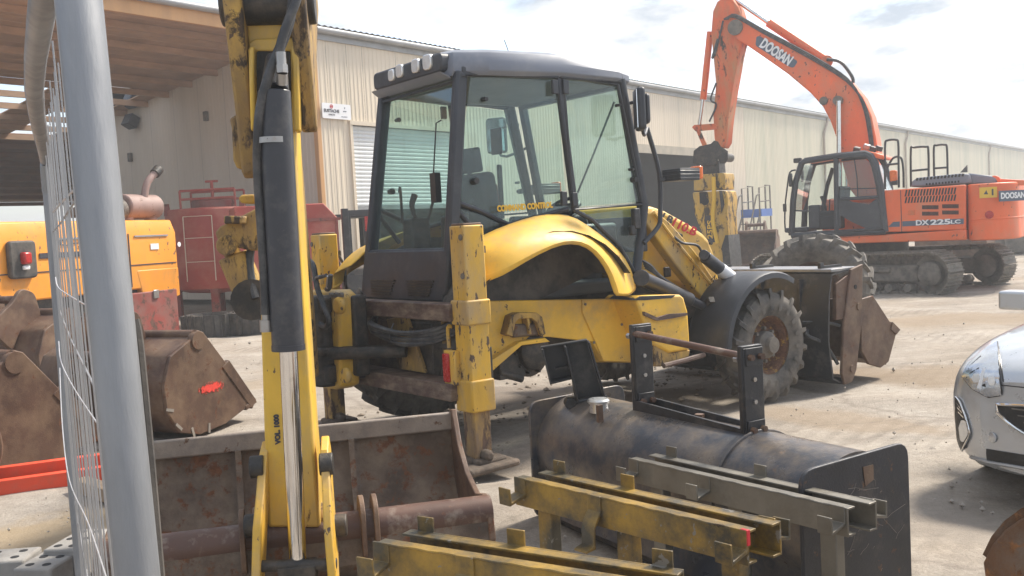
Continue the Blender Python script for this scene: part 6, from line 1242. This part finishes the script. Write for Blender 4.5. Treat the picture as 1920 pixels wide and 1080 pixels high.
# ================================================================== STEEL RACKS (foreground)
def rack(label, F0, L_, m_, hooks, legs, gap=.14, zt=.72, h=.105, redend=False, grp=None):
    t = thing('steel_rack', label, 'rack', F0, grp)
    for k, y in enumerate((0, gap)):
        x0 = 0 if k == 0 else .02
        b = MB(); b.box((L_/2+x0, y, zt-h/2), (L_, .008, h)); bm3 = b.build('beam', m_, t, bevel=.002)
        b = MB(); b.box((L_/2+x0, y+(.022 if k == 0 else -.022), zt-.005), (L_, .04, .008)); b.box((L_/2+x0, y+(.022 if k == 0 else -.022), zt-h+.005), (L_, .04, .008)); b.build('beam_flange', m_, bm3, bevel=.002)
        if k == 0:
            b = MB(); nx = np.linspace(.02, L_-.02, 40); b.tube([(x, -.004, zt-.001+.0012*math.sin(x*55)) for x in nx], .0035, 5); b.build('weld_bead', m_, bm3)
    for x in legs:
        b = MB(); b.box((x, gap/2, (zt-h)/2), (.07, .05, zt-h)); b.build('leg', m_, t, bevel=.004)
        b = MB(); b.box((x, gap/2, .01), (.16, .18, .02)); b.build('foot_plate', m_, t)
        b = MB(); b.box((x, gap/2, zt-h+.03), (.06, gap-.01, .04)); b.build('spacer', m_, t)
    for x, side, kind in hooks:
        s = -1 if side == 0 else 1; y = 0 if side == 0 else gap; b = MB(); w = .06
        if kind == 'u':      # square trough: plate on the beam, floor, upturned lip
            P = [(y, zt+.003), (y+s*.008, zt+.003), (y+s*.008, zt-.055), (y+s*.075, zt-.072), (y+s*.078, zt-.02), (y+s*.086, zt-.02), (y+s*.084, zt-.084), (y, zt-.066)]
        elif kind == 's':    # drooping S shaped foot
            P = [(y, zt+.002), (y+s*.010, zt+.002), (y+s*.010, zt-.05), (y+s*.03, zt-.075), (y+s*.045, zt-.10), (y+s*.048, zt-.16), (y+s*.085, zt-.168), (y+s*.085, zt-.176), (y+s*.04, zt-.172), (y+s*.036, zt-.10), (y+s*.02, zt-.08), (y, zt-.055)]
        else:                # plain upright tab
            P = [(y, zt-.08), (y, zt+.045), (y+s*.008, zt+.045), (y+s*.008, zt-.08)]
        b.prism([(x-w/2, yy, zz) for yy, zz in P], (w, 0, 0)); b.build('hook' if kind != 't' else 'tab', m_, t, bevel=.002)
    if redend: b = MB(); b.box((L_-.01, .0, zt-.02), (.026, .014, .046)); b.build('paint_splash', INKR, t)
    return t
def rackfr(u0, v0, u1, v1, zt):
    a, c = Vector(ground(u0, v0, zt)), Vector(ground(u1, v1, zt)); return Fr(a.x, a.y, 0, math.atan2((c-a).y, (c-a).x)), (c-a).length
fa, la = rackfr(966, 894, 1402, 996, .72)
rack('steel rack with yellow overspray, S shaped hook and red paint splash', fa, la, RACKY, [(.03, 0, 'u'), (la*.40, 0, 's'), (la-.03, 0, 'u'), (.09, 1, 't'), (la*.42, 1, 't'), (la-.03, 1, 'u')], (.10, la*.48, la-.1), redend=True)
fb, lb_ = rackfr(1180, 859, 1590, 953, .60)
rack('plain grey steel rack leaning close in front of the black tank', fb, lb_, BRASSY, [(.03, 0, 'u'), (lb_*.40, 0, 'u'), (lb_-.04, 0, 'u'), (.12, 1, 't'), (lb_*.55, 1, 't'), (lb_-.02, 1, 'u')], (.12, lb_*.5, lb_-.12), zt=.60)
fc, lc = rackfr(706, 1016, 1075, 1075, .72); lc = lc*1.35
rack('yellow and black steel rack in front of the wide ditching bucket', fc, lc, RACKY, [(.02, 0, 'u'), (lc*.36, 0, 's'), (lc-.04, 0, 'u'), (.08, 1, 't'), (lc*.45, 1, 't'), (lc-.04, 1, 't')], (.10, lc*.5, lc-.1))

# ================================================================== SILVER CAR
CF = Fr(3.66, 5.41, 0, -2.536)     # x ahead of the car
heading = CF.R @ np.array([1, 0, 0])
car = thing('silver_hatchback', 'silver hatchback car with dark grille and chromed fog lamp surround', 'car', CF)
# body lofted through cross sections from nose to tail (x, half width, z of: sill, bumper bulge, shoulder, hood edge, centre)
def sect(x, w, zs):
    # zs: bottom, low, mid, shoulder, top edge, crown
    zb, zl, zm, zsh, zt3, zc = zs
    half = [(0.0, zb), (w*.80, zb), (w*.95, zl), (w*1.0, zm), (w*.975, zsh), (w*.86, zt3), (w*.45, zc-.01), (0, zc)]
    return [(x, y, z) for y, z in half]
secs = [(.95, .54, (.17, .25, .46, .60, .67, .69)), (.92, .68, (.15, .24, .46, .63, .72, .75)), (.84, .78, (.14, .23, .46, .65, .765, .80)), (.68, .84, (.13, .22, .46, .68, .81, .86)), (.45, .868, (.13, .22, .46, .74, .86, .92)), (.10, .87, (.18, .26, .48, .80, .905, .965)), (-.22, .87, (.18, .26, .48, .83, .94, 1.0)), (-.60, .867, (.18, .26, .48, .86, .95, 1.0)), (-1.5, .867, (.18, .26, .48, .89, .97, 1.0)), (-2.4, .86, (.18, .26, .48, .92, .98, 1.0)), (-2.95, .82, (.22, .30, .5, .93, .98, 1.0)), (-3.10, .74, (.30, .36, .52, .90, .95, .97))]
def cr_spline(ss):   # refine along the length
    out_ = []
    for i in range(len(ss)-1):
        a, c = ss[i], ss[i+1]; nn = 3
        for k in range(nn):
            t = k/nn; out_.append((a[0]*(1-t)+c[0]*t, a[1]*(1-t)+c[1]*t, tuple(p*(1-t)+q*t for p, q in zip(a[2], c[2]))))
    out_.append(ss[-1]); return out_
rows = []
for s_ in secs:
    hf = sect(*s_); rows.append([(x, -y, z) for x, y, z in hf[::-1]][:-1] + [(x, y, z) for x, y, z in hf][0:])
b = MB(); b.sheet(rows); b.add(rows[0], [tuple(range(len(rows[0])))]); b.add(rows[-1], [tuple(range(len(rows[-1])-1, -1, -1))])
body = b.build('body', SILV, car, smooth=75, sub=2)
def on(x, y, z): return (x, y, z)
# which side of the car faces the camera: right side is -y
gh = [(-.10, 1.0, .70), (-.62, 1.36, .62), (-1.0, 1.46, .58), (-2.1, 1.44, .56), (-2.8, 1.22, .58), (-3.05, 1.0, .64)]
rows = []
for x, z, w in gh: rows.append([(x, -.78 if z < 1.05 else -w, min(z, .98) if False else max(.96, z-.06)), (x, -w*.8, z), (x, 0, z+.015), (x, w*.8, z), (x, .78 if z < 1.05 else w, max(.96, z-.06))])
b = MB(); b.sheet(rows[1:5], .02); b.build('roof', SILV, car, smooth=60, sub=1)
b = MB()
b.sheet([[(-.10, -.70, .985), (-.06, 0, 1.0), (-.10, .70, .985)], [(-.64, -.58, 1.37), (-.60, 0, 1.39), (-.64, .58, 1.37)]]); b.build('windscreen', GLD, car, smooth=60)
for s in (-1, 1):
    b = MB(); b.sheet([[(-.25, s*.84, .95), (-1.0, s*.85, .96), (-1.9, s*.85, .97), (-2.9, s*.80, 1.0)], [(-.66, s*.62, 1.34), (-1.0, s*.60, 1.42), (-1.9, s*.60, 1.41), (-2.7, s*.58, 1.24)]]); b.build('side_window', GLD, car, smooth=60)
    b = MB(); b.tube([(-.12, s*.76, .97), (-.64, s*.60, 1.37), (-1.0, s*.59, 1.44), (-2.1, s*.58, 1.43), (-2.8, s*.60, 1.2), (-3.0, s*.70, 1.0)], .03, 8); b.build('roof_pillar', SILV, car)
b = MB(); b.sheet([[(-3.02, -.70, 1.0), (-3.02, .70, 1.0)], [(-2.78, -.58, 1.24), (-2.78, .58, 1.24)]]); b.build('rear_window', GLD, car)
def wheelc(x, s):
    e = bpy.data.objects.new('wheel', None); COL.objects.link(e); place(e, car, None, CF.mat @ Matrix.Translation((x, s*.76, .30)))
    b = MB(); b.lathe([(.20, -.09), (.28, -.10), (.305, -.07), (.305, .07), (.28, .10), (.20, .09)], (0, 0, 0), (0, 1, 0), 36); b.build('tyre', RUB, e, smooth=40)
    b = MB(); b.lathe([(.20, -.09), (.19, -.05), (.19, .05), (.20, .09)], (0, 0, 0), (0, 1, 0), 36)
    for k in range(5): a = k*1.2566; b.bar((.03*math.cos(a), s*.06, .03*math.sin(a)), (.195*math.cos(a), s*.05, .195*math.sin(a)), .05, .03, (0, 1, 0))
    b.lathe([(.05, s*.075), (.001, s*.08)], (0, 0, 0), (0, 1, 0), 16); b.build('rim', STEEL, e, smooth=40)
    b = MB(); b.lathe([(.33, -.11), (.33, .115)], (x*0, 0, .02), (0, 1, 0), 30); b.build('wheel_arch', CARBLK, e)
for x in (.22, -2.25):
    for s in (-1, 1): wheelc(x, s)
from mathutils.bvhtree import BVHTree
bpy.context.view_layer.update()
dgr = bpy.context.evaluated_depsgraph_get(); evo = body.evaluated_get(dgr); em = evo.to_mesh()
bvh = BVHTree.FromPolygons([tuple(v.co) for v in em.vertices], [tuple(p.vertices) for p in em.polygons]); evo.to_mesh_clear()
CLOC = Vector(CF.R.T @ (CC-CF.o))
def from_px(u, v, off=.004):
    d = Vector(CF.R.T @ ray(u, v)).normalized(); h = bvh.ray_cast(CLOC, d)
    if h[0] is not None: return h[0]+(h[1] if h[1].dot(d) < 0 else -h[1])*off
    best = min((bvh.find_nearest(CLOC+d*q) for q in np.linspace(4.5, 8, 71)), key=lambda r_: r_[3])      # just past the outline: the nearest skin
    return best[0]+best[1]*off
def front(y, z, off=.004):
    h = bvh.ray_cast(Vector((3, y, z)), Vector((-1, 0, 0)))
    return h[0]+(h[1] if h[1].x > 0 else -h[1])*off if h[0] is not None else Vector((.6, y, z))
def fill(top, bot, n=6):
    """rows of pixels between an upper and a lower edge"""
    return [[tuple(np.array(p)*(1-k/n)+np.array(q)*k/n) for p, q in zip(top, bot)] for k in range(n+1)]
def dens(pl, n=10):
    P = np.array(pl, float); L_ = np.r_[0, np.cumsum(np.hypot(*(P[1:]-P[:-1]).T))]; t_ = np.linspace(0, L_[-1], n); return list(zip(np.interp(t_, L_, P[:, 0]), np.interp(t_, L_, P[:, 1])))
def wrap(top, bot, m_, nm, off, par=None, n=6, th=.012):
    """a curved piece on the body for the side the photo shows, and its mirror image"""
    rows = [[from_px(u, v, off) for u, v in r] for r in fill(dens(top), dens(bot), n)]; outs = []
    for s in (1, -1):
        b = MB(); b.sheet([[Vector((p.x, p.y*s, p.z)) for p in r] for r in rows], th); outs.append(b.build(nm, m_, (par[0] if s > 0 else par[1]) if par else car, smooth=60))
    return outs
def outline(pl, r, m_, nm, off, par):
    P = [from_px(u, v, off) for u, v in dens(list(pl)+[pl[0]], 40)[:-1]]
    for k, s in enumerate((1, -1)): b = MB(); b.tube([Vector((p.x, p.y*s, p.z)) for p in P], r, 6, closed=True); b.build(nm, m_, par[k], smooth=60)
z3 = lambda L_: [(1640+x/1.862, 500+y/1.862) for x, y in L_]
ht, hbm = z3([(312, 383), (332, 345), (385, 297), (430, 268)]), z3([(313, 388), (345, 425), (400, 455), (447, 447)])
wrap(ht, hbm, CARBLK, 'headlight_bowl', .0015); hl = wrap(ht, hbm, LAMPH, 'headlight', .006)
outline(ht+hbm[::-1], .005, CARBLK, 'headlight_rim', .012, hl)
wrap(z3([(318, 385), (338, 352), (375, 318)]), z3([(345, 418), (372, 438), (400, 448)]), CARBLK, 'headlight_reflector', .0135, hl, 4, .004)
for (cx, cy, rx) in ((362, 392, 14), (415, 400, 13)):
    wrap(z3([(cx-rx, cy), (cx-rx*.6, cy-rx), (cx+rx*.6, cy-rx), (cx+rx, cy)]), z3([(cx-rx, cy+2), (cx-rx*.6, cy+rx), (cx+rx*.6, cy+rx), (cx+rx, cy+2)]), LAMPW, 'headlight_lens', .016, hl, 4, .004)
wrap(z3([(384, 360), (392, 360)]), z3([(366, 425), (380, 428)]), WHITE, 'daytime_lamp', .017, hl, 3, .004)
ft, fb_ = z3([(290, 455), (302, 468), (322, 520), (337, 575)]), z3([(289, 520), (296, 600), (310, 642), (336, 590)])
fg = wrap(ft, fb_, CARBLK, 'fog_recess', .005); outline(ft+fb_[::-1], .006, CHROME, 'fog_surround', .012, fg)
wrap(z3([(303, 560), (310, 535), (325, 535), (334, 575)]), z3([(303, 565), (308, 605), (318, 612), (333, 585)]), LAMPW, 'fog_lamp', .014, fg, 4, .004)
for k in range(3): wrap(z3([(294+3*k, 472+16*k), (308+5*k, 490+16*k)]), z3([(294+3*k, 477+16*k), (308+5*k, 496+16*k)]), CHROME, 'fog_slat', .014, fg, 2, .003)
ysg = np.linspace(-.43, .43, 17)
gt = lambda y: .565-.02*(y/.43)**2; gb = lambda y: .35+.15*(abs(y)/.43)**2.4
def span(ft_, fb2, ys_, m_, nm, off, n=5):
    b = MB(); b.sheet([[front(y, ft_(y)*(1-k/n)+fb2(y)*k/n, off) for y in ys_] for k in range(n+1)], -.010); return b.build(nm, m_, car, smooth=60)
gr = span(gt, gb, ysg, CARBLK, 'grille', .004)
b = MB(); b.tube([front(y, gt(y), .010) for y in ysg]+[front(y, gb(y), .010) for y in ysg[::-1]], .010, 8, closed=True); b.build('grille_surround', CHROME, gr)
for k in range(5): z = .395+.034*k; w = .22+.032*k; b = MB(); b.tube([front(y, z, .012) for y in np.linspace(-w, w, 9)], .004, 5); b.build('grille_bar', UND, gr)
span(lambda y: .285, lambda y: .222, np.linspace(-.50, .50, 15), CARBLK, 'lower_intake', .006)
b = MB(); b.tube([front(y, .212, .006) for y in np.linspace(-.62, .62, 19)], .010, 6); b.build('bumper_lip', SILV, car)
b = MB(); b.tube([front(y, .652, .001) for y in np.linspace(-.44, .44, 13)], .0035, 5); b.build('bonnet_edge_gap', CARBLK, car)
q = from_px(*z3([(410, 596)])[0], .003); b = MB(); b.lathe([(.030, -.004), (.030, .001), (.026, .003), (.001, .003)], q, (1, -.35, 0), 20); b.build('tow_cover', SILV, car)
gp_ = z3([(428, 265), (450, 405), (530, 408)])
P = [from_px(u, v, .001) for u, v in dens(z3([(429, 262), (440, 330), (450, 402)]), 8)]
for s in (1, -1):
    b = MB(); b.tube([Vector((p.x, p.y*s, p.z)) for p in P], .0035, 5); b.build('bonnet_gap', CARBLK, car)
    b = MB(); b.box((-.28, s*.95, 1.0), (.15, .19, .125)); b.box((-.30, s*.85, .955), (.07, .12, .04)); b.build('door_mirror', SILV, car, bevel=.055, seg=4)
    b = MB(); b.box((-.352, s*.93, 1.0), (.006, .15, .095)); b.build('mirror_glass', MIRR, car)

# ================================================================== tidy: pieces that are separate become parts of their own
def islands(o):
    me = o.data; bm = bmesh.new(); bm.from_mesh(me); bm.verts.ensure_lookup_table(); seen = set(); comp = []
    for v in bm.verts:
        if v.index in seen: continue
        st_, c = [v], []
        seen.add(v.index)
        while st_:
            a = st_.pop(); c.append(a.index)
            for e_ in a.link_edges:
                w_ = e_.other_vert(a)
                if w_.index not in seen: seen.add(w_.index); st_.append(w_)
        comp.append(set(c))
    bm.free()
    if len(comp) < 2: return
    for c in comp:
        idx = {v: i for i, v in enumerate(sorted(c))}
        m2 = bpy.data.meshes.new(me.name); m2.from_pydata([tuple(me.vertices[v].co) for v in sorted(c)], [], [[idx[v] for v in p.vertices] for p in me.polygons if p.vertices[0] in c])
        n_ = o.copy(); n_.data = m2; COL.objects.link(n_); m2.materials.append(me.materials[0]); m2.polygons.foreach_set('use_smooth', [True]*len(m2.polygons)); m2.set_sharp_from_angle(angle=math.radians(38)); n_.name = o.name.split('.')[0]
    bpy.data.objects.remove(o)
SPLIT = ('sleeve_collar', 'frame_web', 'door_hinge', 'hood_recess', 'swing_boss', 'cab_mirror', 'boom_boss', 'jaw_plate', 'carriage', 'vent_slat', 'link_pin', 'rim_slots', 'bolts', 'sleeve_pin', 'swing_bolt', 'bucket_pin', 'glass_fixing', 'top_rib', 'bucket_rib', 'rafter', 'side_console', 'panel_seam', 'door_frame', 'plinth')
for o in list(bpy.data.objects):
    if o.type == 'MESH' and o.parent and not o.children and o.name.split('.')[0] in SPLIT: islands(o)

# ================================================================== haze volume added to lift dark tones like lens veil
hz = MB(); hz.box((0, 20, 7.5), (1900, 1900, 18)); ho = hz.build('haze', None, smooth=0)
hm = bpy.data.materials.new('veil_haze'); hm.use_nodes = True; t = hm.node_tree; t.nodes.clear(); oo = t.nodes.new('ShaderNodeOutputMaterial'); pv = t.nodes.new('ShaderNodeVolumePrincipled')
pv.inputs['Color'].default_value = (.93, .95, .97, 1); pv.inputs['Density'].default_value = .0036; pv.inputs['Anisotropy'].default_value = .3; t.links.new(pv.outputs[0], oo.inputs['Volume']); ho.data.materials.append(hm); tag(ho, 'pale haze volume added over the yard to imitate lens veil', kind='stuff')
